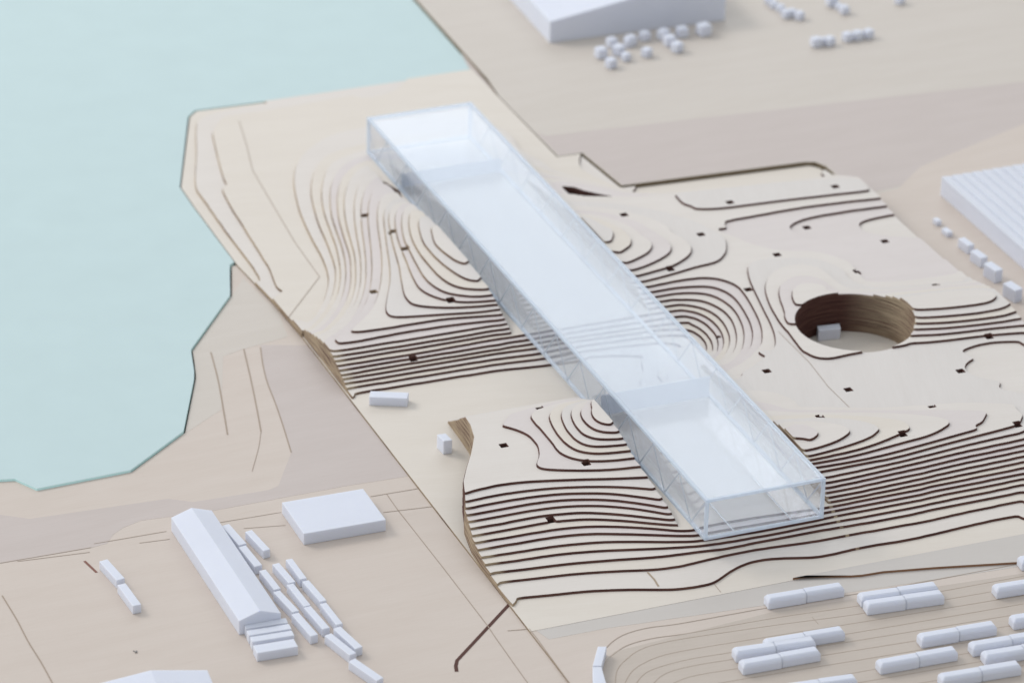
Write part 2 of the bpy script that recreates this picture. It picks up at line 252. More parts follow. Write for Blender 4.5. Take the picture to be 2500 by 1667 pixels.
# (level, [(crop, points), ...])
LINES = [
 # north hill, left of the box, front slope
 (1, [(A, [(590,1415),(1000,1350),(1500,1270),(2000,1190),(2352,1155)]), (X3, [(200,585),(500,545),(620,497),(800,488),(1000,483),(1250,490),(1370,505),(1420,530),(1400,575)])]),
 (2, [(A, [(565,1365),(1000,1295),(1500,1215),(2000,1135),(2352,1092)]), (X3, [(250,500),(500,450),(1000,385),(1400,345),(1580,355),(1690,400),(1720,450)])]),
 (3, [(A, [(545,1320),(1000,1247),(1500,1163),(2000,1085),(2352,1040)]), (X3, [(80,465),(500,390),(1000,320),(1400,275),(1640,262),(1760,300),(1850,400)])]),
 (4, [(A, [(530,1275),(1000,1200),(1500,1115),(2000,1030),(2352,985)]), (X3, [(300,360),(600,310),(1000,260),(1400,205)]), (D5, [(690,912),(820,960),(910,1030),(970,1110),(990,1200),(985,1240)])]),
 (5, [(A, [(520,1240),(1000,1155),(1500,1075),(2000,995),(2352,938)]), (D5, [(595,808),(720,825),(850,880),(950,960),(1030,1060),(1065,1160),(1065,1230)])]),
 (6, [(A, [(500,1195),(1000,1110),(1500,1030),(2000,950),(2310,898)]), (D5, [(520,725),(650,725),(800,750),(920,800),(1030,890),(1110,990),(1140,1080),(1135,1200),(1110,1280)])]),
 (7, [(A, [(485,1150),(1000,1070),(1500,985),(2000,893),(2265,855)]), (D5, [(450,645),(600,635),(800,660),(950,720),(1100,830),(1190,960),(1220,1080),(1205,1180),(1130,1290)])]),
 (8, [(A, [(470,1105),(1000,1015),(1500,935),(2000,850),(2155,830)]), (D5, [(385,575),(600,555),(800,575),(1000,640),(1150,740),(1240,860),(1300,1000),(1300,1130),(1240,1270),(1160,1370)])]),
 (9, [(A, [(450,1060),(1000,975),(1500,895),(2000,810),(2130,790)]), (D5, [(315,505),(550,485),(750,480),(950,510),(1150,600),(1290,710),(1370,850),(1405,1000),(1395,1140),(1330,1290),(1200,1400)])]),
 (10, [(A, [(435,1015),(1000,925),(1500,845),(2000,760),(2120,745)]), (D5, [(245,437),(500,395),(750,380),(1000,405),(1200,490),(1350,610),(1440,740),(1500,900),(1510,1050),(1470,1220),(1330,1370),(1220,1430)])]),
 (11, [(A, [(395,950),(600,930),(1000,850),(1500,770),(2000,712),(2095,700)]), (D5, [(180,372),(500,315),(850,290),(1050,300),(1250,370),(1400,490),(1530,680),(1610,850),(1635,1000),(1600,1170),(1500,1310),(1350,1420),(1230,1475)])]),
 (12, [(D5, [(100,300),(500,220),(800,175),(950,168),(1150,190),(1400,280),(1550,450),(1680,680),(1750,850),(1770,1000),(1750,1130),(1650,1260),(1480,1390),(1350,1460),(1250,1510)])]),
 (12, [(A, [(2080,655),(2000,665),(1600,690),(1300,730),(1000,785),(750,828),(640,838),(575,825)]), (B2, [(1755,2380),(1790,2350),(1900,2270),(2010,2150),(2070,1980),(2090,1850),(2095,1720),(2085,1580),(2060,1420),(2050,1280),(2060,1180),(2085,1110),(2150,1060)])]),
 (13, [(A, [(2065,605),(1800,640),(1500,658),(1100,685),(1000,680),(955,655),(945,600),(960,500),(990,350),(988,200),(960,0)]), (B2, [(2135,1560),(2120,1400),(2110,1280),(2140,1190),(2200,1130)])]),
 (14, [(A, [(2045,558),(1800,580),(1500,592),(1230,570),(1150,510),(1120,440),(1100,330),(1080,200),(1025,0)]), (((700,300),3.92), [(1000,1070),(978,950),(985,860),(1030,780)])]),
 (15, [(A, [(2035,520),(1900,532),(1700,540),(1500,515),(1300,430),(1210,300),(1150,150),(1095,20)]), (((700,300),3.92), [(1060,1080),(1040,960),(1050,860),(1100,780)])]),
 (16, [(A, [(1990,470),(1850,485),(1700,480),(1500,440),(1340,330),(1250,190),(1180,50)]), (((700,300),3.92), [(1130,1130),(1105,1010),(1110,890),(1150,800)])]),
 (17, [(A, [(1960,415),(1850,420),(1650,400),(1480,310),(1300,110),(1230,0)]), (((700,300),3.92), [(1190,1080),(1170,960),(1180,850),(1215,790)])]),
 (18, [(A, [(1920,348),(1830,346),(1700,312),(1500,180),(1330,0)]), (((700,300),3.92), [(1280,1060),(1262,960),(1280,870)])]),
 (19, [(A, [(1830,230),(1750,205),(1600,130),(1430,0)]), (((700,300),3.92), [(1390,1050),(1385,960),(1405,920)])]),
 # western flank of the north hill
 (3, [(B2, [(1950,450),(1750,480),(1570,540),(1440,620),(1340,710),(1280,820),(1260,950),(1280,1100),(1330,1280),(1430,1500),(1530,1680),(1590,1850),(1590,1960),(1540,2120),(1450,2260),(1345,2370)])]),
 (4, [(B2, [(1950,600),(1700,660),(1530,740),(1440,880),(1415,1050),(1440,1200),(1490,1370),(1560,1530),(1640,1760),(1645,1910),(1600,2090),(1500,2250),(1385,2378)])]),
 (5, [(B2, [(1960,650),(1750,720),(1600,800),(1540,920),(1515,1080),(1540,1250),(1600,1420),(1660,1600),(1690,1780),(1690,1920),(1650,2080),(1550,2250),(1430,2380)])]),
 (6, [(B2, [(1980,700),(1800,760),(1680,850),(1610,980),(1595,1120),(1610,1290),(1660,1440),(1720,1620),(1745,1780),(1740,1930),(1690,2110),(1590,2270),(1470,2385)])]),
 (7, [(B2, [(1990,750),(1850,800),(1740,890),(1680,1010),(1665,1150),(1680,1320),(1730,1500),(1780,1650),(1795,1800),(1790,1950),(1740,2120),(1640,2270),(1520,2390)])]),
 (8, [(B2, [(2000,790),(1880,840),(1790,930),(1740,1050),(1725,1180),(1745,1350),(1790,1520),(1830,1670),(1840,1800),(1835,1960),(1785,2130),(1690,2280),(1560,2400)])]),
 (9, [(B2, [(2040,850),(1940,900),(1880,980),(1845,1080),(1830,1200),(1835,1350),(1860,1520),(1885,1680),(1890,1820),(1880,1960),(1830,2130),(1740,2290),(1600,2410)])]),
 (10, [(B2, [(2080,900),(1990,950),(1930,1040),(1900,1140),(1890,1260),(1900,1400),(1920,1560),(1935,1700),(1940,1840),(1925,1980),(1870,2150),(1780,2300),(1660,2400),(1590,2440)])]),
 (11, [(B2, [(2110,960),(2030,1010),(1985,1090),(1960,1200),(1955,1300),(1965,1430),(1980,1580),(1990,1720),(1990,1850),(1970,1990),(1920,2150),(1830,2300),(1720,2400),(1600,2480)])]),
 # north hill, right of the box
 (18, [(Cc, [(740,745),(765,700),(772,665),(755,620)])]),
 (17, [(Cc, [(820,875),(880,825),(930,780),(945,740),(925,700),(880,660)])]),
 (16, [(Cc, [(890,960),(1000,910),(1090,860),(1135,810),(1140,775),(1110,735),(1030,690)])]),
 (15, [(Cc, [(945,1025),(1080,980),(1220,915),(1300,860),(1325,820),(1320,785),(1280,730),(1180,670)])]),
 (14, [(Cc, [(1000,1075),(1270,1000),(1320,990),(1420,935),(1500,870),(1515,820),(1500,780),(1430,720),(1300,650)])]),
 (13, [(Cc, [(1050,1130),(1300,1065),(1550,990),(1750,940),(1830,880),(1860,820),(1855,760),(1835,710),(1750,650),(1550,560),(1300,480)])]),
 (12, [(SRC, [(1420,482),(1500,483),(1570,480)])]),
 # east plateau and the round pit
 (13, [(D5, [(1450,1545),(1650,1420),(1850,1280),(1945,1160),(1955,1060),(1940,960),(1880,800),(1760,560),(1640,310),(1600,220),(1560,80)]), (K, [(1272,1240),(1290,1170),(1400,1120),(1600,1110),(1850,1105),(2050,1150),(2200,1230)]), (G, [(640,270),(720,350),(850,395),(1000,410),(1400,385),(1800,350)])]),
 (14, [(K, [(2300,1430),(2150,1350),(2020,1240),(1900,1180),(1750,1165),(1600,1200),(1500,1260),(1458,1330)]), (D5, [(1840,190),(1810,330),(1850,500),(1940,680),(2060,850),(2200,1020),(2349,1220)]), (G, [(250,1010),(340,1060),(430,1078),(540,1070),(655,1042)])]),
 (15, [(K, [(2200,1480),(2100,1400),(1980,1310),(1880,1280),(1780,1275),(1680,1300),(1600,1360),(1580,1420)]), (D5, [(2030,260),(2005,350),(2040,520),(2110,660),(2180,770)])]),
 (16, [(D5, [(2185,410),(2190,470),(2210,540),(2250,610)])]),
 (14, [(G, [(1240,930),(1500,915),(1950,862),(2100,848),(2352,828)])]),
 (15, [(G, [(1290,860),(1600,845),(2000,795),(2340,762)])]),
 (16, [(G, [(1310,800),(1600,785),(2000,745),(2310,698)])]),
 (17, [(G, [(1325,745),(1600,735),(1900,705),(2150,670),(2265,633)])]),
 (18, [(G, [(1325,690),(1600,675),(1900,645),(2100,610),(2180,585),(2215,560)])]),
 (19, [(G, [(1300,615),(1600,600),(1900,565),(2020,540),(2070,512),(2090,480),(2030,440),(1850,425),(1600,442),(1300,478),(1100,505),(1020,560)])]),
 (12, [(K, [(945,800),(1010,855),(1150,905),(1300,965),(1550,1030),(1900,1045),(2100,1085),(2200,1140)]), (N3, [(640,1300),(700,1370),(780,1480),(850,1530),(1100,1530),(1400,1500),(1720,1450)])]),
 (11, [(K, [(1668,805),(1700,850),(1850,930),(2100,980)]), (N3, [(450,1140),(750,1200),(950,1260),(1150,1335),(1350,1345),(1600,1325)])]),
 (10, [(N3, [(765,985),(820,1050),(1000,1090),(1250,1105),(1380,1120)])]),
 (13, [(K, [(445,578),(520,605),(700,632),(1000,628),(1300,590),(1700,540),(2352,468)]), (N3, [(300,718),(600,680),(950,650)])]),
 (13, [(SRC, [(1590,478),(1640,474),(1750,463),(1900,447),(2038,439),(2110,436)])]),
 (12, [(K, [(945,800),(1000,765),(1100,740),(1400,685),(1700,630),(2000,590),(2352,545)]), (N3, [(250,805),(600,765),(1010,720)])]),
 (11, [(K, [(1668,805),(1720,765),(1850,720),(2100,670),(2352,635)]), (N3, [(500,875),(800,830),(1060,795)])]),
 (10, [(N3, [(765,985),(790,955),(900,920),(1120,875)])]),
 (13, [(G, [(2352,908),(2100,917),(1950,937),(1800,980),(1745,1008),(1765,1030),(1900,1090),(2050,1180),(2120,1240),(2142,1290),(2130,1330),(2100,1365),(2150,1388),(2250,1405),(2352,1410)])]),
 # south ridge, right of the box
 (20, [(E9, [(205,725),(290,705),(360,670),(397,630),(390,600),(300,550),(200,530),(80,535)])]),
 (19, [(E9, [(240,790),(400,750),(550,700),(640,650),(693,605),(650,560),(500,525),(300,508),(100,515)])]),
 (18, [(E9, [(275,845),(500,785),(750,710),(900,650),(950,610),(978,580),(900,530),(700,492),(400,475),(150,490)])]),
 (17, [(E9, [(300,875),(800,765),(1140,640),(1210,610),(1272,575),(1200,510),(1000,475),(700,455),(300,445)])]),
 (16, [(E9, [(340,905),(700,835),(1200,705),(1450,640),(1600,570),(1655,525),(1600,480),(1400,450),(1000,430),(500,425)])]),
 (15, [(E9, [(385,942),(800,875),(1150,790),(1700,640),(2000,560),(2120,505),(2150,475),(2100,440),(1900,405),(1600,405),(1200,405),(600,405)])]),
 (14, [(E9, [(415,980),(800,905),(1150,840),(1500,745),(2000,615),(2260,550),(2352,525)])]),
 (14, [(E9, [(100,385),(520,380),(950,388),(1500,352),(1850,335),(2352,350)])]),
 (13, [(Y8, [(520,670),(1000,575),(1900,375),(2352,265)]), (R1, [(600,845),(1200,690),(1800,550),(2352,430)])]),
 (12, [(Y8, [(520,775),(1000,680),(1900,475),(2352,370)]), (R1, [(600,945),(1200,805),(1800,680),(2352,565)])]),
 (11, [(Y8, [(520,870),(1000,775),(1900,575),(2352,480)]), (R1, [(600,1060),(1200,915),(1800,790),(2352,672)])]),
 (10, [(Y8, [(520,965),(1000,875),(1900,680),(2352,590)]), (R1, [(600,1160),(1200,1020),(1800,895),(2352,780)])]),
 (9, [(Y8, [(520,1060),(1000,975),(1900,785),(2352,690)]), (R1, [(600,1265),(1200,1130),(1800,1005),(2352,890)])]),
 (8, [(Y8, [(515,1150),(1000,1065),(1900,880),(2352,788)]), (R1, [(600,1365),(1200,1235),(1800,1110),(2352,990)])]),
 (7, [(Y8, [(505,1245),(1000,1150),(1900,975),(2352,888)]), (R1, [(600,1455),(1200,1340),(1800,1220),(2352,1110)])]),
 (6, [(Y8, [(500,1345),(1000,1245),(1900,1080),(2352,988)]), (R1, [(600,1560),(1200,1440),(1800,1325),(2352,1215)])]),
 # south hill front slope, all the way across
 (14, [(Hh, [(530,1198),(650,1160),(900,1110),(1200,1078),(1600,1060),(1900,1052),(2270,1038)])]),
 (13, [(Hh, [(525,1275),(800,1215),(1100,1170),(1400,1140),(1700,1128),(2000,1130),(2200,1142),(2345,1160)])]),
 (12, [(Hh, [(540,1338),(800,1285),(1100,1235),(1400,1200),(1650,1190),(1900,1193),(2150,1220),(2352,1250)]), (Q4, [(860,1272)])]),
 (11, [(Hh, [(558,1400),(800,1355),(1100,1300),(1400,1260),(1700,1248),(2000,1262),(2352,1312)]), (Q4, [(900,1340)])]),
 (10, [(Hh, [(572,1462),(850,1410),(1200,1350),(1500,1315),(1800,1308),(2100,1330),(2352,1368)]), (Q4, [(925,1395)])]),
 (9, [(I2, [(583,355),(900,300),(1200,240),(1500,208),(1700,200),(2000,218),(2352,255)]), (Q4, [(945,1450)])]),
 (8, [(I2, [(605,425),(900,370),(1300,295),(1600,265),(1800,262),(2100,280),(2352,305)]), (Q4, [(1065,1500)])]),
 (7, [(I2, [(632,490),(1000,425),(1400,360),(1700,332),(2000,332),(2352,352)]), (J, [(200,372),(370,372)])]),
 (6, [(I2, [(655,557),(1000,495),(1400,430),(1700,402),(2000,402),(2352,412)]), (J, [(200,418),(400,418)])]),
 (5, [(I2, [(690,628),(1000,580),(1400,520),(1800,482),(2100,475),(2352,477)]), (J, [(200,478),(420,468),(900,395),(1600,262)]), (Y8, [(500,1440),(1000,1350),(1900,1180),(2352,1088)]), (R1, [(600,1665),(1200,1545),(1800,1430),(2352,1310)])]),
 (4, [(I2, [(722,695),(1000,660),(1400,600),(1800,565),(2352,542)]), (J, [(300,525),(465,512),(800,462),(1200,390),(1600,310),(2352,175)]), (R1, [(600,1790),(1200,1665),(1800,1545),(2352,1418)])]),
 (3, [(I2, [(775,775),(1100,740),(1500,690),(1900,655),(2352,622)]), (J, [(250,592),(480,562),(700,540),(1000,475),(1500,380),(1900,315),(2352,235)]), (R1, [(600,1900),(1200,1790),(1800,1670),(2352,1558)])]),
 (2, [(I2, [(830,865),(1200,825),(1600,780),(2000,755),(2352,740)]), (J, [(250,705),(500,645),(800,580),(1100,530),(1500,475),(1800,420),(2352,322)]), (R1, [(600,2100),(1100,1985),(1700,1860),(2352,1718)])]),
 (1, [(I2, [(935,1015),(1300,985),(1700,945),(2100,930),(2352,932)]), (J, [(200,930),(400,905),(540,875),(620,825),(720,750),(850,685),(1000,645),(1200,628),(1500,622),(1700,590),(2000,520),(2352,465)]), (R1, [(600,2370),(1200,2225),(1800,2090),(2352,1978)])]),
 # south hill summit, left of the box
 (15, [(Hh, [(565,462),(620,500),(670,530),(800,545),(950,562),(1080,600),(1180,655),(1240,730),(1257,800),(1245,860),(1215,905),(1212,935),(1260,960),(1400,970),(1700,972),(1950,962),(2195,935)])]),
 (16, [(Hh, [(1300,375),(1220,395),(1175,430),(1160,460),(1180,500),(1280,600),(1370,710),(1440,800),(1530,845),(1620,870),(1750,882),(1950,875),(2150,852)])]),
 (17, [(Hh, [(1520,325),(1400,370),(1345,440),(1350,500),(1400,600),(1480,700),(1600,780),(1750,808),(1900,805),(2105,785)])]),
 (18, [(Hh, [(1540,345),(1480,380),(1455,440),(1475,520),(1530,620),(1620,700),(1720,738),(1850,742),(2065,725)])]),
 (19, [(Hh, [(1600,350),(1560,390),(1548,440),(1570,510),(1640,610),(1740,660),(1850,675),(2035,670)])]),
 (20, [(Hh, [(1680,360),(1645,395),(1640,440),(1670,500),(1750,570),(1850,605),(2000,612)])]),
 (21, [(Hh, [(1760,375),(1740,405),(1760,470),(1820,515),(1880,535),(1960,545)])]),
 # shore terraces on the headland
 (1, [(B2, [(1850,95),(1300,190),(800,262),(480,320),(360,370),(310,430),(315,700),(310,1010),(400,1150),(600,1440),(930,1880),(905,1925)])]),
 (2, [(B2, [(1850,125),(1300,225),(900,290),(620,330),(530,370),(490,440),(465,500),(480,560),(570,900),(620,980),(900,1370),(1240,1865),(1040,2095)])]),
]
PLAN = [  # (value, plan points) : ramps and flats that the photo leaves hidden
 *[(k, [(-2.3, 5.25 - 0.0592 * (k - 1)), (1.6, 5.25 - 0.0592 * (k - 1))]) for k in range(1, 13)],
 *[(k, [(-2.3, 5.25 - 0.0592 * (k - 1)), (-0.3, 5.25 - 0.0592 * (k - 1))]) for k in range(13, 15)],
 *[(k, [(2.3, 5.30 - 0.03 * (k - 4))]) for k in range(4, 13)],
 (0.3, [(-3.3, 5.9), (0.8, 5.9), (1.4, 5.8)]), (0.3, [(-3.3, 6.3), (0.3, 6.2)]), (0.6, [(-3.4, -0.75), (-3.1, -1.12), (7.7, -1.12)]), (0.3, [(-3.6, 5.5), (-2.4, 5.4)]),
 (21.7, [(-0.3, 3.2), (-0.2, 3.85), (0.4, 3.7), (0.4, 3.2)]), (20.6, [(2.3, 1.8), (2.0, 2.0)]), (18.7, [(2.2, 9.5), (2.0, 9.8)]), (14.45, [(-2.25, 4.3), (-2.4, 3.75), (-2.75, 3.2), (-3.05, 2.6), (-3.2, 2.2)]),
 (2.5, [(-3.0, 9.3), (-2.9, 11.5), (-2.6, 14.6), (-1.6, 16.6), (3.2, 16.6)]), (2.5, [(2.9, 14.3), (3.2, 13.2)]), (1.5, [(3.75, 13.2), (3.9, 12.3)]),
 (0.4, [(4.0, 12.0), (7.6, 12.0)]), (0.9, [(4.2, 11.85), (5.5, 11.6), (7.6, 11.45)]),
 (13.4, [(3.2, 5.0), (4.0, 4.0)]), (13.5, [(5.2, 2.6), (3.6, 3.4)]),
 (12.4, [(6.3, 3.2), (7.6, 2.2)]), 
]
SPOTS = [ # (value, crop, points): flats seen in the photo
 (14.4, Hh, [(600,700),(700,900),(620,1100)]), (14.5, Hh, [(900,800),(1000,950)]), (15.5, Hh, [(1310,780),(1450,900)]), (15.4, Hh, [(1000,440),(1100,520)]), (14.5, Hh, [(640,600),(700,640)]),
 (18.6, A, [(1700,240),(1750,275)]), (19.6, A, [(1650,60),(1700,100)]), (19.6, ((700,300),3.92), [(1450,1000),(1550,1150),(1650,1300)]),
 (12.5, Cc, [(1900,800),(1925,880),(1990,980)]), (12.5, Cc, [(1850,600),(1700,520),(1400,430),(1000,390)]), (13.5, Cc, [(1620,920),(1720,830),(1650,700)]), (14.5, Cc, [(1400,890),(1430,800)]), (15.5, Cc, [(1230,850),(1230,800)]),
 (16.5, Cc, [(1050,830),(1060,780)]), (17.5, Cc, [(880,770)]), (12.4, Cc, [(1300,400),(1600,470)]),
 (11.5, Cc, [(270,178),(500,210),(790,278)]), (2.5, Cc, [(200,60),(480,150),(760,235)]), (12.3, Cc, [(300,330),(600,340),(900,330)]),
 (13.5, K, [(700,560),(1100,520),(1700,450),(2300,390)]), (12.5, K, [(600,700),(1200,640)]), (11.6, K, [(1050,800),(1120,825),(1220,830)]), (11.5, K, [(1050,860),(1400,760),(1800,680),(2300,590)]), (10.5, K, [(1850,850),(2100,730),(2300,680)]), (10.5, N3, [(300,960),(600,920),(900,850)]),
 (9.5, N3, [(900,1000),(1150,930),(1200,1040)]), (10.5, N3, [(700,1080),(1100,1180),(1400,1200)]), (11.5, N3, [(500,1210),(900,1350),(1100,1440),(1500,1400)]), (11.5, K, [(1250,880),(1550,960),(1850,985)]), (18.7, SRC, [(1425,530),(1455,558),(1485,585)]),
 (13.5, K, [(1360,1200),(1400,1160),(1700,1130)]), (14.5, K, [(1540,1350),(1560,1290),(1700,1220),(1850,1225)]), (15.5, K, [(1660,1400),(1750,1320),(1850,1330)]), (16.6, G, [(190,440),(250,380),(420,390)]), (17.5, G, [(560,440),(650,450)]), (15.5, G, [(75,600),(110,730)]), (14.5, G, [(180,860),(350,1010),(500,1035)]),
 (13.5, G, [(100,1000),(300,1200),(700,1150),(1000,1050),(1300,1000),(1600,960)]), (13.5, G, [(1000,1400),(1700,1300),(2000,1450)]), (12.5, G, [(1950,1020),(2200,1000),(2330,1200),(2250,1330)]), (13.5, G, [(700,1450),(0,1300)]),
 (14.5, G, [(1340,890),(1900,840),(2330,795)]), (19.5, G, [(1250,560),(1400,550),(1700,500),(2000,480)]), (18.5, G, [(1380,655),(1900,610)]), (13.4, G, [(1745,870),(2200,880)]) if 0 else (14.5, G, [(1340,885),(1400,880)]),
 (0.45, B2, [(200,1030),(245,640),(270,420)]), (0.45, B2, [(210,1060),(350,1260),(700,1750),(800,1900)]), (1.5, B2, [(385,520),(400,700),(390,950),(480,1120),(700,1430),(960,1800),(960,2000)]), (2.5, B2, [(560,520),(640,800),(720,1000),(950,1330),(1180,1650),(1350,1880),(1220,2150)]),
 (14.6, E9, [(1900,560),(2100,520),(2300,440)]), (14.5, E9, [(600,395),(1000,396),(1500,378)]), (15.6, E9, [(1700,560),(1900,500)]), (13.5, E9, [(300,300),(1500,280),(2300,280)]), (19.6, E9, [(500,600),(560,620)]),
 (12.5, D5, [(1500,60),(1400,160),(1550,300)]), (13.5, D5, [(1700,250),(1850,620),(2050,950),(2250,1300),(2000,1250),(1900,1400)]),
]
# ---------------------------------------------------------------- height field through those lines
GX0, GX1, GY0, GY1, GS = -3.8, 7.9, -1.5, 18.3, 0.015
nx, ny = int((GX1 - GX0) / GS) + 1, int((GY1 - GY0) / GS) + 1
def dense(P, step=0.006):
    out = []
    for a, b in zip(P[:-1], P[1:]):
        n = max(1, int(math.hypot(b[0] - a[0], b[1] - a[1]) / step)); t = np.linspace(0, 1, n, endpoint=False)
        out.append(np.stack([a[0] + (b[0] - a[0]) * t, a[1] + (b[1] - a[1]) * t], 1))
    out.append(np.array([[P[-1][0], P[-1][1]]])); return np.concatenate(out)
val = np.zeros((ny, nx)); cnt = np.zeros((ny, nx))
def put(pts, v):
    d = dense(pts); ix = np.round((d[:, 0] - GX0) / GS).astype(int); iy = np.round((d[:, 1] - GY0) / GS).astype(int)
    ok = (ix >= 0) & (ix < nx) & (iy >= 0) & (iy < ny); np.add.at(val, (iy[ok], ix[ok]), v); np.add.at(cnt, (iy[ok], ix[ok]), 1)
for k, segs in LINES:
    P = [un(o[0] + a / s, o[1] + b / s, (k - 0.5) * T) for (o, s), pts in segs for a, b in pts]
    put(smooth(P, 6), k)
for v, pts in PLAN: put(pts, v)
for v, (o, s), pts in SPOTS: put([un(o[0] + a / s, o[1] + b / s, int(v) * T) for a, b in pts], v)
def solve(val, cnt):
    h = None; levels = [(val, cnt)]
    while min(levels[-1][0].shape) > 24:
        v, c = levels[-1]; H_, W_ = v.shape; H2, W2 = (H_ + 1) // 2, (W_ + 1) // 2
        v2 = np.zeros((H2 * 2, W2 * 2)); c2 = np.zeros_like(v2); v2[:H_, :W_] = v; c2[:H_, :W_] = c
        levels.append((v2.reshape(H2, 2, W2, 2).sum((1, 3)), c2.reshape(H2, 2, W2, 2).sum((1, 3))))
    for i in range(len(levels) - 1, -1, -1):
        v, c = levels[i]; m = c > 0; t = np.where(m, v / np.maximum(c, 1), 0)
        if h is None: h = np.full(v.shape, t[m].mean())
        else: h = np.repeat(np.repeat(h, 2, 0), 2, 1)[:v.shape[0], :v.shape[1]].copy()
        h = np.where(m, t, h)
        for it in range(220 if i > 1 else (110 if i == 1 else 60)):
            p = np.pad(h, 1, mode='edge'); a = 0.25 * (p[:-2, 1:-1] + p[2:, 1:-1] + p[1:-1, :-2] + p[1:-1, 2:]); h = np.where(m, t, a)
    return h
Hf = solve(val, cnt)
def blur(a, n=2):
    for _ in range(n):
        p = np.pad(a, 1, mode='edge'); a = (p[:-2, 1:-1] + 2 * p[1:-1, 1:-1] + p[2:, 1:-1]) / 4
        p = np.pad(a, 1, mode='edge'); a = (p[1:-1, :-2] + 2 * p[1:-1, 1:-1] + p[1:-1, 2:]) / 4
    return a
Hf = blur(Hf, 8)
gx, gy = np.meshgrid(GX0 + GS * np.arange(nx), GY0 + GS * np.arange(ny))
def polysd(P):
    """signed distance to a polygon (positive inside), clipped to +-0.4, worked out near its edges only"""
    P = np.array([p[:2] for p in P], float); best = np.full(gx.shape, 0.4); inside = np.zeros(gx.shape, bool)
    for a, b in zip(P, np.roll(P, -1, 0)):
        x0, x1 = sorted((a[0], b[0])); y0, y1 = sorted((a[1], b[1]))
        i0, i1 = max(0, int((x0 - 0.4 - GX0) / GS)), min(nx, int((x1 + 0.4 - GX0) / GS) + 2); j0, j1 = max(0, int((y0 - 0.4 - GY0) / GS)), min(ny, int((y1 + 0.4 - GY0) / GS) + 2)
        if i1 > i0 and j1 > j0:
            X, Y = gx[j0:j1, i0:i1], gy[j0:j1, i0:i1]; d = b - a; L2 = d @ d + 1e-12
            t = np.clip(((X - a[0]) * d[0] + (Y - a[1]) * d[1]) / L2, 0, 1)
            best[j0:j1, i0:i1] = np.minimum(best[j0:j1, i0:i1], np.hypot(X - a[0] - t * d[0], Y - a[1] - t * d[1]))
        if a[1] != b[1]:
            j0, j1 = max(0, int((y0 - GY0) / GS) - 1), min(ny, int((y1 - GY0) / GS) + 2)
            if j1 > j0:
                X, Y = gx[j0:j1], gy[j0:j1]; c = (Y > y0) & (Y <= y1) & (X < a[0] + (Y - a[1]) * (b[0] - a[0]) / (b[1] - a[1])); inside[j0:j1] ^= c
    return np.where(inside, best, -best)
SITE = [(-3.30, -1.13), (7.70, -1.13), (7.69, 11.5), (7.62, 11.9), (7.5, 12.05), (3.9, 12.27), (3.76, 13.76), (3.30, 13.77), (3.28, 17.9), (-0.74, 17.93), (-2.11, 17.99), (-2.31, 17.78), (-3.39, 15.0), (-3.42, 14.2), (-3.45, 11.76), (-3.34, 10.25), (-3.30, 8.94)]
sd_site = polysd(SITE)
SW = [(-2.1, 5.6), (-2.1, 5.3), (-2.12, 4.7), (-2.15, 4.2), (-2.24, 3.81), (-2.39, 3.5), (-2.5, 3.29), (-2.72, 2.91), (-2.92, 2.53), (-3.04, 2.16), (-3.15, 1.86), (-3.2, 1.59), (-3.26, 1.28), (-3.29, 0.82), (-3.29, 0.3), (-3.285, -0.5)]
sd_sw = -polysd([(-4, 5.6)] + SW + [(-4, -0.5)])
sd_nw = -polysd([(-4.5, 5.5), (-3.26, 5.5), (-3.26, 8.88), (-4.5, 8.88)])
PITC, PITR = (5.08, 5.28), 0.985
sd_pit = np.hypot(gx - PITC[0], gy - PITC[1]) - PITR
sd_slot = -polysd([(-0.2, -0.5), (2.27, -0.5), (2.27, 15.5), (-0.2, 15.5)])
lens = at((1300, 400), 3.92, [(285, 195), (400, 205), (500, 240), (600, 262), (780, 298), (720, 308), (560, 308), (430, 300), (340, 265), (290, 215)], 12 * T)
slit = at((700, 300), 3.92, [(880, 480), (930, 470), (1080, 560), (1110, 640), (1000, 605), (930, 545)], 12 * T)
sd_cut = np.minimum(-polysd(lens), -polysd(slit))
HOLES = [(1229.8,1087,14),(1316,994,15),(1431,1126,16),(1344,1271,7),(1100.5,730,15),(1008.7,862.8,8),(912,712,11),(891,526,10),(957.6,565,14),(989.5,607,15),(1782,494,13),(1523,534,12),(1711,577,12),(1637,653,14),(1827,702,13),(1897,622,12),(1754,822,6),(1872,905.5,13),(2039,455.6,13),(1970,551,11),(2160,589,10),(2092.6,661.7,12),(2282.7,693,13),(2414.8,818,14),(2344.6,905.4,13),(2071,950.8,13),(2273.7,990.3,14),(2002,1017,17),(2203.6,1060.7,16),(2484,1032.7,14)]
sd_hole = np.full(gx.shape, 0.4)
for hx, hy, hk in HOLES:
    c = un(hx, hy, hk * T); hs = 0.066 if (hx, hy) != (1754, 822) else 0.04
    i0, j0 = int((c[0] - 0.4 - GX0) / GS), int((c[1] - 0.4 - GY0) / GS); i1, j1 = i0 + 54, j0 + 54; i0, j0 = max(i0, 0), max(j0, 0)
    sub = np.maximum(np.abs(gx[j0:j1, i0:i1] - c[0]), np.abs(gy[j0:j1, i0:i1] - c[1])) - hs
    sd_hole[j0:j1, i0:i1] = np.minimum(sd_hole[j0:j1, i0:i1], sub)

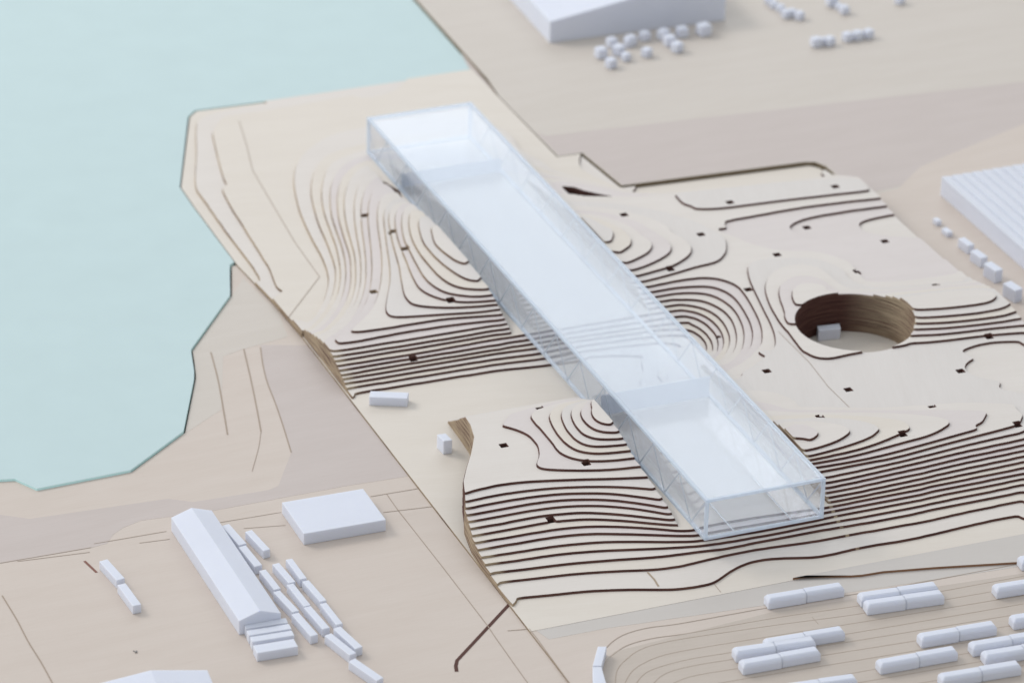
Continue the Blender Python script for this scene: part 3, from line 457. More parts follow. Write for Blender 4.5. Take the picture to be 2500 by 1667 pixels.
def contours(g):
    """closed loops of g = 0 (g > 0 inside), marching squares"""
    g = g.copy(); g[0, :] = g[-1, :] = -1e-3; g[:, 0] = g[:, -1] = -1e-3; g[g == 0] = 1e-9
    s = g > 0; cs = s[:-1, :-1] * 1 + s[:-1, 1:] * 2 + s[1:, 1:] * 4 + s[1:, :-1] * 8
    js, is_ = np.nonzero((cs > 0) & (cs < 15)); nxt = {}; pos = {}
    NX = g.shape[1]
    def edge(j, i, e):          # 0 bottom, 1 right, 2 top, 3 left -> unique key
        if e == 0: return (j * NX + i) * 2
        if e == 2: return ((j + 1) * NX + i) * 2
        if e == 3: return (j * NX + i) * 2 + 1
        return (j * NX + i + 1) * 2 + 1
    TB = {1: [(0, 3)], 2: [(1, 0)], 3: [(1, 3)], 4: [(2, 1)], 5: [(0, 3), (2, 1)], 6: [(2, 0)], 7: [(2, 3)], 8: [(3, 2)], 9: [(0, 2)], 10: [(1, 0), (3, 2)], 11: [(1, 2)], 12: [(3, 1)], 13: [(0, 1)], 14: [(3, 0)]}
    for j, i, c in zip(js.tolist(), is_.tolist(), cs[js, is_].tolist()):
        for a, b in TB[c]: nxt[edge(j, i, a)] = edge(j, i, b)
    loops = []
    while nxt:
        k0, k = next(iter(nxt.items())); ks = [k0]; del nxt[k0]
        while k != k0 and k in nxt: ks.append(k); k = nxt.pop(k)
        ks = np.array(ks); e = ks % 2; q = ks // 2; j = q // NX; i = q % NX
        j2 = np.where(e == 1, j + 1, j); i2 = np.where(e == 0, i + 1, i)
        a, b = g[j, i], g[j2, i2]; t = a / (a - b)
        loops.append(np.stack([GX0 + GS * (i + t * (i2 - i)), GY0 + GS * (j + t * (j2 - j))], 1))
    return loops
def rdp(P, tol):
    n = len(P); keep = np.zeros(n, bool); far = int(np.argmax(((P - P[0]) ** 2).sum(1))); keep[0] = keep[far] = True; st = [(0, far), (far, n)]
    Q = np.vstack([P, P[:1]])
    while st:
        a, b = st.pop()
        if b - a < 2: continue
        d = Q[b] - Q[a]; L = math.hypot(*d); seg = Q[a + 1:b] - Q[a]
        dist = np.abs(seg[:, 0] * d[1] - seg[:, 1] * d[0]) / L if L > 1e-9 else np.hypot(seg[:, 0], seg[:, 1])
        m = int(np.argmax(dist))
        if dist[m] > tol: keep[a + 1 + m] = True; st += [(a, a + 1 + m), (a + 1 + m, b)]
    return P[keep]
def area2(P): x, y = P[:, 0], P[:, 1]; return 0.5 * np.sum(x * np.roll(y, -1) - y * np.roll(x, -1))
def inside(pt, P):
    x, y = P[:, 0], P[:, 1]; x2, y2 = np.roll(x, -1), np.roll(y, -1)
    c = ((y > pt[1]) != (y2 > pt[1])); xi = x + (pt[1] - y) * (x2 - x) / np.where(y2 == y, 1e-12, y2 - y); return (np.sum(c & (pt[0] < xi)) % 2) == 1

site = empty('landscape_model')
tag(site, 'large pale birch landscape of stacked contour sheets with dark scorched edges around the clear box', 'terrain model')
ring = [(PITC[0] + PITR * math.cos(a), PITC[1] + PITR * math.sin(a)) for a in [-2 * PI_ * i / 72 for i in range(72)]]
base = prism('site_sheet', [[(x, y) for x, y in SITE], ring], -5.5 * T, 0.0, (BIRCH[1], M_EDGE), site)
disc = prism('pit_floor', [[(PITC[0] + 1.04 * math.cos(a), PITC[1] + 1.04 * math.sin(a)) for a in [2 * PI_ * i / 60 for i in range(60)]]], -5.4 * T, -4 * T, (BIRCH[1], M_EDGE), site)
tone = {1: 0, 2: 1, 3: 0, 4: 1, 5: 0, 6: 2, 7: 1, 8: 0, 9: 0, 10: 2, 11: 2, 12: 0, 13: 3, 14: 0, 15: 2, 16: 0, 17: 1, 18: 3, 19: 0, 20: 2, 21: 0}
for k in range(1, 22):
    g = np.minimum((Hf - k) * 0.05, sd_site - (0.0 if k < 3 else 0.004))
    g = np.minimum(g, sd_nw + 0.001 * ((k * 7) % 5)); g = np.minimum(g, sd_sw + 0.0015 * ((k * 5) % 4))
    g = np.minimum(g, sd_pit + 0.003 * ((k * 3) % 5 - 2)); g = np.minimum(g, sd_hole)
    if k > 2: g = np.minimum(g, sd_cut)
    if k > 7: g = np.minimum(g, sd_slot + 0.002 * ((k * 3) % 4))
    loops = [rdp(l, 0.0016) for l in contours(g) if len(l) > 10]
    loops = [l for l in loops if abs(area2(l)) > 0.0012 and len(l) > 2]
    outer = [l for l in loops if area2(l) > 0]; holes = [l for l in loops if area2(l) < 0]
    for ol in outer:
        hs = [h for h in holes if inside(h[0], ol)]
        if abs(area2(ol)) < 0.01: continue
        if len(outer) > 1:   # keep only holes whose nearest container is this loop
            hs = [h for h in hs if not any(o2 is not ol and abs(area2(o2)) < abs(area2(ol)) and inside(h[0], o2) for o2 in outer)]
        jz = 0.0006 * math.sin(k * 2.3)
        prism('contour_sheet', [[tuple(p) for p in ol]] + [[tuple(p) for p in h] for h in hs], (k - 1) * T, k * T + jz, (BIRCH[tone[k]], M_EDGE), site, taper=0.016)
#MORE
ZL, ZB, ZF, ZWT = -0.8 * T, 1.8 * T, -0.12 * T, 0.35 * T
# ---------------------------------------------------------------- base boards, veneer fields and the acrylic water
SHORE = [tuple(un(x, y, ZL)[:2]) for x, y in [(556, 640), (566, 650), (566, 722), (470, 857), (478, 905), (478, 925), (452, 1056), (322, 1152), (92, 1197), (38, 1172), (0, 1174)]]
GAPX = -3.303
ground = prism('ground', [[(-16, -7), (GAPX, -7), (GAPX, -1.0), (GAPX, 8.9), (-3.343, 10.25), (-3.452, 11.8)] + SHORE[1:-1] + [(-10.0, 6.2), (-16, 7.4)]], -6 * T, ZL, (M_BOARD, M_BOARDEDGE))
tag(ground, kind='structure')
front = prism('ground', [[(GAPX + 0.004, -7), (16, -7), (16, -1.134), (GAPX + 0.004, -1.134)]], -6 * T, ZF, (M_BOARD, M_BOARDEDGE)); tag(front, kind='structure')
WX = 3.47
back = prism('ground', [[(7.715, -1.13), (20, -1.13), (24, 36), (WX + 0.45, 36), (WX, 20.5), (WX - 0.07, 17.4), (3.31, 16.6), (3.33, 13.80), (3.80, 13.79), (3.93, 12.30), (7.42, 12.09), (7.6, 12.02), (7.70, 11.8), (7.715, 11.2)]], -6 * T, ZB, (M_CREAM, M_OLIVE)); tag(back, kind='structure')
spur = prism('ground', [[(3.30, 15.5), (3.34, 15.5), (WX - 0.09, 17.38), (WX - 0.02, 19.0), (3.30, 18.1)]], -6 * T, 0.4 * T, (M_PINK, M_OLIVE)); tag(spur, kind='structure')
wshore = [tuple(un(x, y, ZWT)[:2]) for x, y in [(561, 646), (562, 720), (466, 853), (474, 905), (474, 923), (448, 1052), (318, 1147), (90, 1192), (36, 1168), (0, 1170)]]
water = prism('water', [[(-3.47, 11.85)] + wshore + [(-16, 7.6), (-16, 36), (WX + 0.43, 36), (WX - 0.02, 20.5), (WX - 0.09, 18.2), (3.26, 17.93), (-0.74, 17.955), (-2.13, 18.015), (-2.34, 17.79), (-3.415, 15.0), (-3.445, 14.2)]], -5 * T, ZWT, (M_WATER, M_CYAN)); tag(water, kind='structure')
under = prism('ground', [[(-17, -8), (21, -8), (25, 37), (-17, 37)]], -9 * T, -6.02 * T, (plain('underlay_board', (0.30, 0.26, 0.19), 0.9), M_BOARDEDGE)); tag(under, kind='structure')
def veneer(pts, z, mat, parent): return prism('veneer_panel', [[tuple(p[:2]) for p in pts]], z - 0.0005, z + 0.0016, (mat, M_BOARDEDGE), parent)
def px(z, pts): return [un(x, y, z) for x, y in pts]
veneer(px(ZL, [(636, 842), (640, 877), (652, 929), (711, 1105), (693, 1150), (680, 1185), (655, 1196), (472, 1225), (410, 1217), (72, 1266), (-60, 1248), (-60, 1385), (0, 1375), (222, 1337), (262, 1326), (276, 1305), (300, 1288), (345, 1270), (500, 1250), (850, 1185)]) + [(GAPX - 0.005, 3.9), (GAPX - 0.005, 8.6)], ZL, M_PINK, ground)
veneer(px(ZL, [(566, 726), (472, 858), (479, 925), (455, 1056), (540, 1000), (545, 870), (594, 852)]) + [(-3.5, 9.0), (-3.36, 9.9), (-3.5, 11.3)], ZL, M_CREAM, ground)
veneer(px(ZF, [(1300, 1532), (1900, 1423), (2560, 1297), (2560, 1372), (1860, 1478), (1480, 1533), (1340, 1560)]), ZF, wood('veneer_ash', (0.58, 0.54, 0.50), (0.53, 0.485, 0.44), 0.02, 0.8), front)
veneer(px(ZF, [(1500, 1590), (1900, 1490), (2560, 1390), (2560, 1800), (1420, 1800), (1450, 1640)]), ZF + 0.0015, M_TAN, front)
veneer([(3.36, 14.9), (3.36, 13.83), (3.83, 13.82), (3.95, 12.33), (7.43, 12.12), (7.64, 12.05), (7.735, 11.8), (7.74, 10.5), (8.5, 10.6)] + px(ZB, [(2560, 372), (2560, 194), (1900, 268), (1334, 332)]), ZB, M_PINK, back)
veneer([(7.74, 10.4), (8.5, 10.5), (9.3, 11.2), (14, 13.0), (14, 2), (7.74, 2)], ZB + 0.0015, M_BOARD, back)

def engrave(o, s, pts, z, parent, width=0.012, mat=None, sm=True):
    P = [un(o[0] + a / s, o[1] + b / s, z) for a, b in pts]
    return ribbon('engraved_line', smooth(P, 6) if sm and len(P) > 2 else P, width, z + 0.0050, mat or M_ENGR, parent)
for pts in ([(285,170),(370,290),(700,710),(1030,1140),(1090,1230),(1330,1568)], [(165,188),(520,128)], [(260,305),(620,262)]):
    engrave((850, 1150), 3.032, pts, ZL if pts[0][0] < 1000 else ZF, ground, 0.011, None, False)
engrave((850, 1150), 3.032, [(1340,1165),(1400,1240),(1516,1400),(1640,1568)], ZF, front, 0.011, None, False)
engrave((850, 1150), 3.032, [(1180,1180),(1330,1168)], ZL, ground, 0.014)
for pts, wd in (([(450,430),(520,700),(570,980),(610,1220)], 0.024), ([(765,400),(830,680),(880,920),(930,1190)], 0.022), ([(930,1190),(905,1350),(845,1568)], 0.010), ([(925,385),(950,560),(990,720),(1060,900),(1130,1100),(1220,1390)], 0.02)):
    engrave((400, 750), 3.92, pts, ZL, ground, wd, M_ENGR, True)
for pts in ([(0,1290),(1050,1110)], [(200,1270),(1030,1165)], [(1080,1068),(1910,925)], [(1600,1060),(1950,1015)]): engrave((0, 1100), 4.704, pts, ZL, ground, 0.01)
for pts in ([(720,375),(1320,275)], [(960,430),(1360,400)]): engrave((350, 1180), 3.92, pts, ZL, ground, 0.009)
engrave((0, 1267), 3.92, [(20,730),(160,960),(270,1170),(400,1380),(520,1600)], ZL, ground, 0.02)
for pts in ([(700,1235),(780,1160),(900,1095),(1100,1040),(1400,1000),(1900,910),(2352,830),(3300,680),(4700,420)], [(740,1320),(900,1210),(1150,1140),(1500,1090),(2352,940),(3300,800),(4700,545)],
            [(790,1620),(810,1450),(900,1340),(1050,1240),(1300,1170),(1700,1105),(2352,1010),(3300,880),(4700,640)], [(860,1620),(950,1460),(1100,1360),(1300,1290),(1700,1215),(2352,1110),(3300,960),(4700,730)],
            [(960,1620),(1060,1490),(1200,1420),(1500,1340),(1900,1275),(2352,1205),(3300,1050),(4700,810)], [(1100,1640),(1250,1490),(1500,1410),(1950,1335),(2800,1210),(4700,900)],
            [(1250,1620),(1500,1510),(1950,1430),(2800,1300),(4700,1000)], [(1500,1620),(1950,1540),(2800,1400),(4700,1090)], [(2200,1620),(2900,1500),(4700,1190)], [(2800,1620),(4700,1290)], [(3400,1620),(4700,1400)]):
    engrave((1300, 1267), 3.92, pts, ZF, front, 0.011)
M_SL = M_SLIT
def slitgeo(o, s, pts, z, w_, parent, mat): return ribbon('cut_slit', [un(o[0] + a / s, o[1] + b / s, z) for a, b in pts], w_, z + 0.004, mat, parent)
slitgeo((850, 1150), 3.032, [(1192, 985), (806, 1400), (797, 1440), (803, 1482)], ZL, 0.055, ground, M_SL)
slitgeo((0, 1267), 3.92, [(808, 400), (925, 510)], ZL, 0.04, ground, plain('scorched_slit_red', (0.26, 0.13, 0.10), 0.8))
# raised verge sheet along the front of the site: its camera side shows a brown cut edge
vz = 1.0 * T
verge = prism('verge_sheet', [[tuple(un(1900 + a / 3.92, 1267 + b / 3.92, vz)[:2]) for a, b in [(2800, 375), (2352, 403), (1500, 455), (1000, 495), (800, 528), (700, 535), (215, 535), (140, 560), (700, 452), (1500, 300), (2352, 138), (2800, 50)]]], ZF + 0.002, vz * 0.96, (wood('verge_ash', (0.58, 0.54, 0.50), (0.53, 0.485, 0.44), 0.02, 0.8), burnt('brown_edge', (0.23, 0.12, 0.07), (0.30, 0.17, 0.10))))
tag(verge, 'low grey birch verge sheet with a brown cut edge at lower right', 'wood sheet')

# engraved lines on the site itself
for pts in ([(720,380),(790,600),(850,850),(950,1020),(1250,1530),(1490,1866),(1190,2256)],): engrave((400, 200), 3.92, pts, 2 * T + 0.001, site, 0.010, None, False)
engrave((1900, 600), 3.92, [(0, 820), (300, 1120), (480, 1350), (690, 1555)], 13 * T + 0.001, site, 0.008, None, False)
engrave((1600, 1200), 3.92, [(-75, 770), (-10, 840), (30, 905)], 1 * T + 0.001, site, 0.03, M_BOARDEDGE, False)
for pts, k in (([(560,880),(625,960)], 0), ([(1560,1568 - 300),(1500,1200)], 13), ): engrave((1600, 1200), 3.92, pts, k * T, site, 0.008, None, False)

# ---------------------------------------------------------------- pit floor below the sheets
# (the site sheet is the floor of the round pit)

# ---------------------------------------------------------------- the clear box
box = empty('acrylic_box', (0, 0, Z0))
tag(box, 'long clear acrylic box with engraved truss sides laid across the birch contour hills', 'glass building')
def bpart(name, x0, x1, y0, y1, z0, z1, mat, bev=0.0):
    return boxmesh(name, x0, x1, y0, y1, z0, z1, mat, box, bev)
e = 0.055; g_ = 0.002
bpart('roof_panel', e + g_, BW - e - g_, e + g_, BL - e - g_, BH - 0.045, BH - 0.003, M_TOPCL)
M_MILK = clear('milky_lit_floor', (0.98, 0.99, 1.0), 0.15, (0.92, 0.95, 0.99), 0.3)  # milky haze added to imitate brighter light on the middle and far floor
M_SHADE = clear('frosted_shade_panel', (0.93, 0.95, 0.98), 0.50, (0.70, 0.76, 0.84), 0.3)
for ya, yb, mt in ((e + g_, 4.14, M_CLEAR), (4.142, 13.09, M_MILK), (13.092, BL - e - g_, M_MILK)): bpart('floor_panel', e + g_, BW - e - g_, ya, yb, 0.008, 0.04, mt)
for yp, hp in ((4.14, 0.40), (13.1, 0.30)): bpart('shade_panel', e + g_, BW - e - g_, yp, yp + 0.02, 0.0405, hp, M_SHADE)  # panels added to imitate the two shaded bands across the box floor
for x0 in (0.006, BW - 0.034): bpart('side_panel', x0, x0 + 0.028, e + g_, BL - e - g_, e + g_, BH - e - g_, M_CLEAR)
for y0 in (0.012, BL - 0.040): bpart('end_panel', e + g_, BW - e - g_, y0, y0 + 0.02, e + g_, BH - e - g_, M_CLEAR)
for x0 in (0, BW - e):
    for z0 in (0, BH - 0.048): bpart('edge_bar', x0, x0 + e, 0, BL, z0, z0 + 0.048, M_FROST, 0.004)
    for y0 in (0, BL - e): bpart('edge_bar', x0 + 0.002, x0 + e - 0.002, y0 + 0.001, y0 + e, 0.049, BH - 0.049, M_FROST, 0.003)
for y0 in (0, BL - e):
    for z0 in (0, BH - 0.046): bpart('edge_bar', e, BW - e, y0 + 0.001, y0 + e - 0.004, z0, z0 + 0.045, M_FROST, 0.004)
for x0 in (0.5, 1.47): bpart('floor_joint', x0, x0 + 0.022, e + 0.01, 1.5, 0.041, 0.056, M_GLINT, 0.004)
NB = 15
def member(x, ya, za, yb, zb, wd=0.013):
    d = np.array([yb - ya, zb - za]); d /= np.linalg.norm(d); n = np.array([-d[1], d[0]]) * wd
    V = [(x + dx, y + s_ * n[0], z + s_ * n[1]) for dx in (0, 0.006) for (y, z) in ((ya, za), (yb, zb)) for s_ in (1, -1)]
    F = [(0, 1, 3, 2), (4, 6, 7, 5), (0, 4, 5, 1), (2, 3, 7, 6), (0, 2, 6, 4), (1, 5, 7, 3)]
    return link('truss_member', pydata('truss_member', V, F), box, (M_LINE,))
for x in (-0.0015, BW - 0.0335 - 0.008):
    for j in range(NB + 1):
        yt = 0.03 + (BL - 0.06) * j / NB
        for d_ in (-0.5, 0.5):
            yb = yt + d_ * (BL - 0.06) / NB
            if -0.01 < yb < BL: member(x, yt, BH - e, yb, e)

# ---------------------------------------------------------------- white foam blocks
def hexa(name, base, tops, parent=None, mat=None, bev=0.006):
    n = len(base); V = list(base) + list(tops)
    F = [tuple(range(n))[::-1], tuple(range(n, 2 * n))] + [(i, (i + 1) % n, n + (i + 1) % n, n + i) for i in range(n)]
    me = pydata(name, V, F); bm = bmesh.new(); bm.from_mesh(me)
    bmesh.ops.recalc_face_normals(bm, faces=bm.faces)
    if bev: bmesh.ops.bevel(bm, geom=bm.edges[:], offset=bev, segments=1, affect='EDGES', clamp_overlap=True)
    bm.to_mesh(me); bm.free(); return link(name, me, parent, (mat or M_WHITE,))
def block(o, s, fl, fr, bl, h, z, name, label, cat='model house', group=None, inset=0.0):
    a, b, c = [un(o[0] + p[0] / s, o[1] + p[1] / s, z + h) for p in (fl, fr, bl)]
    u = b - a; v = c - a; v = v - u * (u @ v) / (u @ u) * 0.6
    q = [a, a + u, a + u + v, a + v]; cen = sum(q) / 4
    loc = Vector((cen[0], cen[1], z))
    L_ = [Vector((p[0], p[1], 0)) - Vector((cen[0], cen[1], 0)) for p in q]
    ob = hexa(name, [Vector((p.x, p.y, 0.0)) for p in L_], [Vector((p.x * (1 - inset), p.y * (1 - inset), h)) for p in L_])
    ob.location = loc; tag(ob, label, cat, group); return ob
g1 = 'small oblong blocks beside the long gabled hall'
SB = [((350,1180),3.92,(915,590),(988,570),(785,392),'small white oblong block nearest the far end of the gabled hall'),
 ((350,1180),3.92,(1065,795),(1138,777),(935,600),'white oblong block touching the middle of the gabled hall, last of its pair'),
 ((350,1180),3.92,(1148,645),(1214,625),(1020,445),'lone white oblong block between the gabled hall and the flat square block'),
 ((350,1180),3.92,(1250,1015),(1315,1000),(1125,828),'white oblong block at the head of the row nearest the gabled hall'),
 ((350,1180),3.92,(1390,952),(1458,936),(1235,770),'white oblong block at the head of the middle row of three'),
 ((350,1180),3.92,(1500,915),(1565,903),(1350,728),'white oblong block at the head of the row farthest from the gabled hall'),
 ((350,1180),3.92,(1425,1230),(1490,1212),(1260,1032),'second white oblong block of the row nearest the gabled hall'),
 ((350,1180),3.92,(1535,1175),(1602,1160),(1380,965),'second white oblong block of the middle row of three'),
 ((350,1180),3.92,(1690,1130),(1755,1115),(1515,935),'second white oblong block of the row farthest from the gabled hall'),
 ((350,1180),3.92,(1600,1460),(1672,1440),(1450,1240),'third and last white oblong block of the row nearest the gabled hall'),
 ((350,1180),3.92,(1715,1392),(1785,1374),(1550,1180),'third and last white oblong block of the middle row of three'),
 ((350,1180),3.92,(1845,1350),(1910,1336),(1690,1148),'third white oblong block of the row farthest from the gabled hall'),
 ((550,1267),3.92,(1245,1240),(1315,1215),(1075,1030),'fourth white oblong block of the row farthest from the gabled hall'),
 ((550,1267),3.92,(1188,1300),(1255,1275),(965,1105),'white oblong block leaning next to the end of the farthest row'),
 ((550,1267),3.92,(1450,1545),(1515,1512),(1230,1332),'lowest white oblong block of the cluster, at the bottom edge of the photo'),
 ((0,1267),3.92,(1115,585),(1195,562),(980,392),'upper white block of the lone pair left of the gabled hall'),
 ((0,1267),3.92,(1270,830),(1352,812),(1130,625),'lower white block of the lone pair left of the gabled hall')]
for o, s, fl, fr, bl, lab in SB:
    block(o, s, fl, fr, bl, 0.145, ZL, 'oblong_block', lab, 'model block', g1)
for i, (fl, fr, bl, lab) in enumerate([((195,1045),(600,985),(180,1000),'rearmost of four white strips stacked against the gabled hall front'), ((225,1110),(635,1045),(205,1062),'second of four white strips below the gabled hall front'), ((258,1172),(662,1108),(238,1124),'third of four white strips below the gabled hall front'), ((305,1280),(697,1215),(268,1205),'frontmost and deepest of four white strips below the gabled hall')]):
    block((550,1267), 3.92, fl, fr, bl, 0.15, ZL, 'strip_block', lab, 'model block', 'parallel strips in front of the gabled hall')
block((350,1180), 3.92, (1535,480), (2322,345), (1315,180), 0.2, ZL, 'flat_block', 'broad flat white square block at the lower left, right of the gabled hall', 'model building')
block((1000,900), 3.92, (325,692), (410,680), (230,632), 0.245, 0, 'upright_block', 'short upright white block standing alone on the valley sheet', 'model building')
block((400,750), 3.92, (1965,858), (2332,872), (1985,800), 0.155, 0, 'oblong_block', 'white oblong block lying just below the lowest dark step of the left slope', 'model building')
block((1850,680), 7.84, (1165,1000), (1590,950), (1200,900), 0.20, -4 * T, 'pit_block', 'grey shaded white block standing inside the round pit', 'model building')
def gabled(name, label, fe, fr_, fe2, be, z, he, hr, cat='model hall'):
    """front eaves, front ridge; back left eave"""
    a = un(*fe, z + he); b = un(*fe2, z + he); r = un(*fr_, z + hr); c = un(*be, z + he); v = c - a; u = b - a
    v = v - u * (u @ v) / (u @ u)
    cen = a + u / 2 + v / 2; cen[2] = z
    P = []
    mid = 0.5 * u
    for base in (a, a + v):
        for p, h in ((base, 0), (base, he), (base + mid, hr), (base + u, he), (base + u, 0)): P.append((p[0] - cen[0], p[1] - cen[1], h))
    F = [(0, 1, 2, 3, 4), (9, 8, 7, 6, 5), (0, 5, 6, 1), (1, 6, 7, 2), (2, 7, 8, 3), (3, 8, 9, 4), (4, 9, 5, 0)]
    me = pydata(name, P, F); bm = bmesh.new(); bm.from_mesh(me); bmesh.ops.recalc_face_normals(bm, faces=bm.faces); bmesh.ops.bevel(bm, geom=bm.edges[:], offset=0.005, segments=1, affect='EDGES'); bm.to_mesh(me); bm.free()
    o = link(name, me, None, (M_WHITE,)); o.location = cen; return tag(o, label, cat)
def c3(o, p, s=3.92): return (o[0] + p[0] / s, o[1] + p[1] / s)
o_ = (350, 1180)
gabled('gabled_hall', 'long white gabled hall lying diagonally at the lower left', c3(o_, (915,1315)), c3(o_, (1118,1212)), c3(o_, (1318,1240)), c3(o_, (232,330)), ZL, 0.24, 0.35)
gabled('gabled_hall', 'white gabled hall cut off by the bottom edge at lower left', (265, 1765), (375, 1730), (545, 1728), (245, 1668), ZL, 0.28, 0.40)
for i, (fl, fr, bl, h, lab) in enumerate([((1100,242),(1172,228),(1042,192),0.10,'farthest and smallest white cube of the row along the right roof'), ((1250,402),(1330,385),(1172,335),0.10,'second small white cube of the row along the right roof'), ((1545,590),(1640,566),(1420,480),0.17,'third white cube of the row along the right roof'), ((1730,770),(1832,738),(1612,650),0.19,'fourth white cube of the row along the right roof'), ((1940,955),(2050,920),(1800,830),0.24,'fifth white cube of the row along the right roof'), ((2220,1235),(2335,1195),(2075,1115),0.24,'sixth and nearest white cube of the row, cut by the right edge')]):
    block((2100,500), 5.8725, fl, fr, bl, h, ZB, 'cube_block', lab, 'model house', 'cubes along the ribbed roof')

# big ribbed roof, upper right
rb = empty('ribbed_hall', (10, 9, ZB))
tag(rb, 'large low white hall with a ribbed flat roof at the right edge', 'model hall')
hR = 0.36
pa = un(*c3((1900,300), (1562,518)), ZB + hR); pe = un(*c3((1900,300), (2352,1215)), ZB + hR); pw = un(*c3((1900,300), (2352,372)), ZB + hR)
vd = (pe - pa)[:2]; vd /= np.linalg.norm(vd); ud = np.array([-vd[1], vd[0]]); ud = ud if ud @ (pw - pa)[:2] > 0 else -ud
LR, WR = 7.5, 5.2
def rp(a, b, z): return (pa[0] + vd[0] * a + ud[0] * b - 10, pa[1] + vd[1] * a + ud[1] * b - 9, z)
hexa('wall', [rp(0, 0, 0), rp(LR, 0, 0), rp(LR, WR, 0), rp(0, WR, 0)], [rp(0, 0, hR - 0.03), rp(LR, 0, hR - 0.03), rp(LR, WR, hR - 0.03), rp(0, WR, hR - 0.03)], rb)
nr = 26
for i in range(nr):
    b0 = WR * i / nr; b1 = WR * (i + 1) / nr - 0.012
    hexa('roof_rib', [rp(0, b0, hR - 0.028), rp(LR, b0, hR - 0.028), rp(LR, b1, hR - 0.028), rp(0, b1, hR - 0.028)], [rp(0, b0 + 0.01, hR + 0.004), rp(LR, b0 + 0.01, hR + 0.004), rp(LR, b1 - 0.01, hR - 0.008), rp(0, b1 - 0.01, hR - 0.008)], rb, bev=0)
# big white hall at the top
hl = 0.44
qa = un(1341.8, 47, ZB + hl)[:2]; qb = un(1769.5, 51, ZB)[:2]; qa0 = un(1341.8, 106, ZB)[:2]; ud = qb - qa0; wl = np.linalg.norm(ud); ud = ud / wl; vd = np.array([-ud[1], ud[0]])
def tp(a, b, z): return (qa0[0] + ud[0] * a + vd[0] * b - qa0[0], qa0[1] + ud[1] * a + vd[1] * b - qa0[1], z)
P = []
for b in (0, 7.0): P += [tp(0, b, 0), tp(0, b, hl), tp(wl * 0.5, b, hl + 0.30), tp(wl, b, hl + 0.2), tp(wl, b, 0)]
me = pydata('large_hall', P, [(0, 1, 2, 3, 4), (9, 8, 7, 6, 5), (0, 5, 6, 1), (1, 6, 7, 2), (2, 7, 8, 3), (3, 8, 9, 4), (4, 9, 5, 0)])
bm = bmesh.new(); bm.from_mesh(me); bmesh.ops.recalc_face_normals(bm, faces=bm.faces); bm.to_mesh(me); bm.free()
lh = link('large_hall', me, None, (M_WHITE,)); lh.location = (qa0[0], qa0[1], ZB); tag(lh, 'large white hall with a grey shaded front at the top edge', 'model hall')

# tiny white trees / cubes in the far background
def pebble(x, y, r, lab, grp, z=None):
    z = ZB if z is None else z
    c = un(x, y + r * 70, z); bm = bmesh.new(); bmesh.ops.create_cube(bm, size=2 * r)
    bmesh.ops.bevel(bm, geom=bm.edges[:], offset=r * 0.2, segments=2, affect='EDGES'); rr = random.Random(int(x * 7 + y))
    for v in bm.verts: v.co = Vector((v.co.x * (1 + 0.1 * rr.random()), v.co.y, v.co.z + r - r * 0.03))
    me = bpy.data.meshes.new('foam_cube'); bm.to_mesh(me); bm.free(); ob = link('foam_cube', me, None, (M_WHITE,)); ob.location = c; ob.rotation_euler = (0, 0, rr.random() * 0.5)
    return tag(ob, lab, 'model tree', grp)
CL = 'in the cluster below the large hall'
for u, v, r, t in [(365,425,.09,'upper left cube %s'),(262,525,.1,'leftmost cube %s'),(432,500,.1,'cube just right of the leftmost %s'),(358,622,.09,'lowest cube %s'),(545,405,.095,'cube left of the small upper one %s'),(530,425,.08,'cube half hidden by its left neighbour %s'),(680,362,.09,'small upper middle cube %s'),(500,560,.075,'smallest cube, low in the middle, %s'),(700,520,.085,'lone lower middle cube %s'),(860,350,.1,'top cube of the slanting trio %s'),(920,410,.1,'middle cube of the slanting trio %s'),(990,470,.095,'bottom cube of the slanting trio %s'),(1038,325,.1,'cube second from the right %s'),(1245,305,.115,'rightmost and largest cube %s')]:
    pebble(1400 + u / 3.92, v / 3.92, r, 'white ' + t % CL, 'tiny cubes below the large hall')
CR_ = 'right of the large hall'
for u, v, r, t in [(20,95,.07,'third cube of the slanting line %s'),(75,150,.08,'lowest left cube of the slanting line %s'),(130,135,.07,'small cube beside the end of the slanting line %s'),(200,165,.08,'rightmost cube of the slanting line %s'),(510,30,.1,'largest cube of the middle trio %s'),(575,75,.06,'tiny middle cube of the middle trio %s'),(630,110,.08,'lowest cube of the middle trio %s'),(1160,15,.08,'solitary farthest right cube %s'),(-90,20,.07,'first cube of the slanting line %s'),(-45,60,.07,'second cube of the slanting line %s')]:
    pebble(1900 + u / 3.92, v / 3.92, r, 'white ' + t % CR_, 'tiny cubes right of the large hall')
for u, v, r, t in [(360,420,.09,'first'),(420,410,.07,'second and smallest'),(490,410,.085,'third'),(660,370,.085,'fourth'),(760,355,.085,'fifth'),(860,340,.085,'sixth and last')]:
    pebble(1900 + u / 3.92, v / 3.92, r, t + ' white cube from the left in the short blurred row at upper right', 'short far row of cubes')

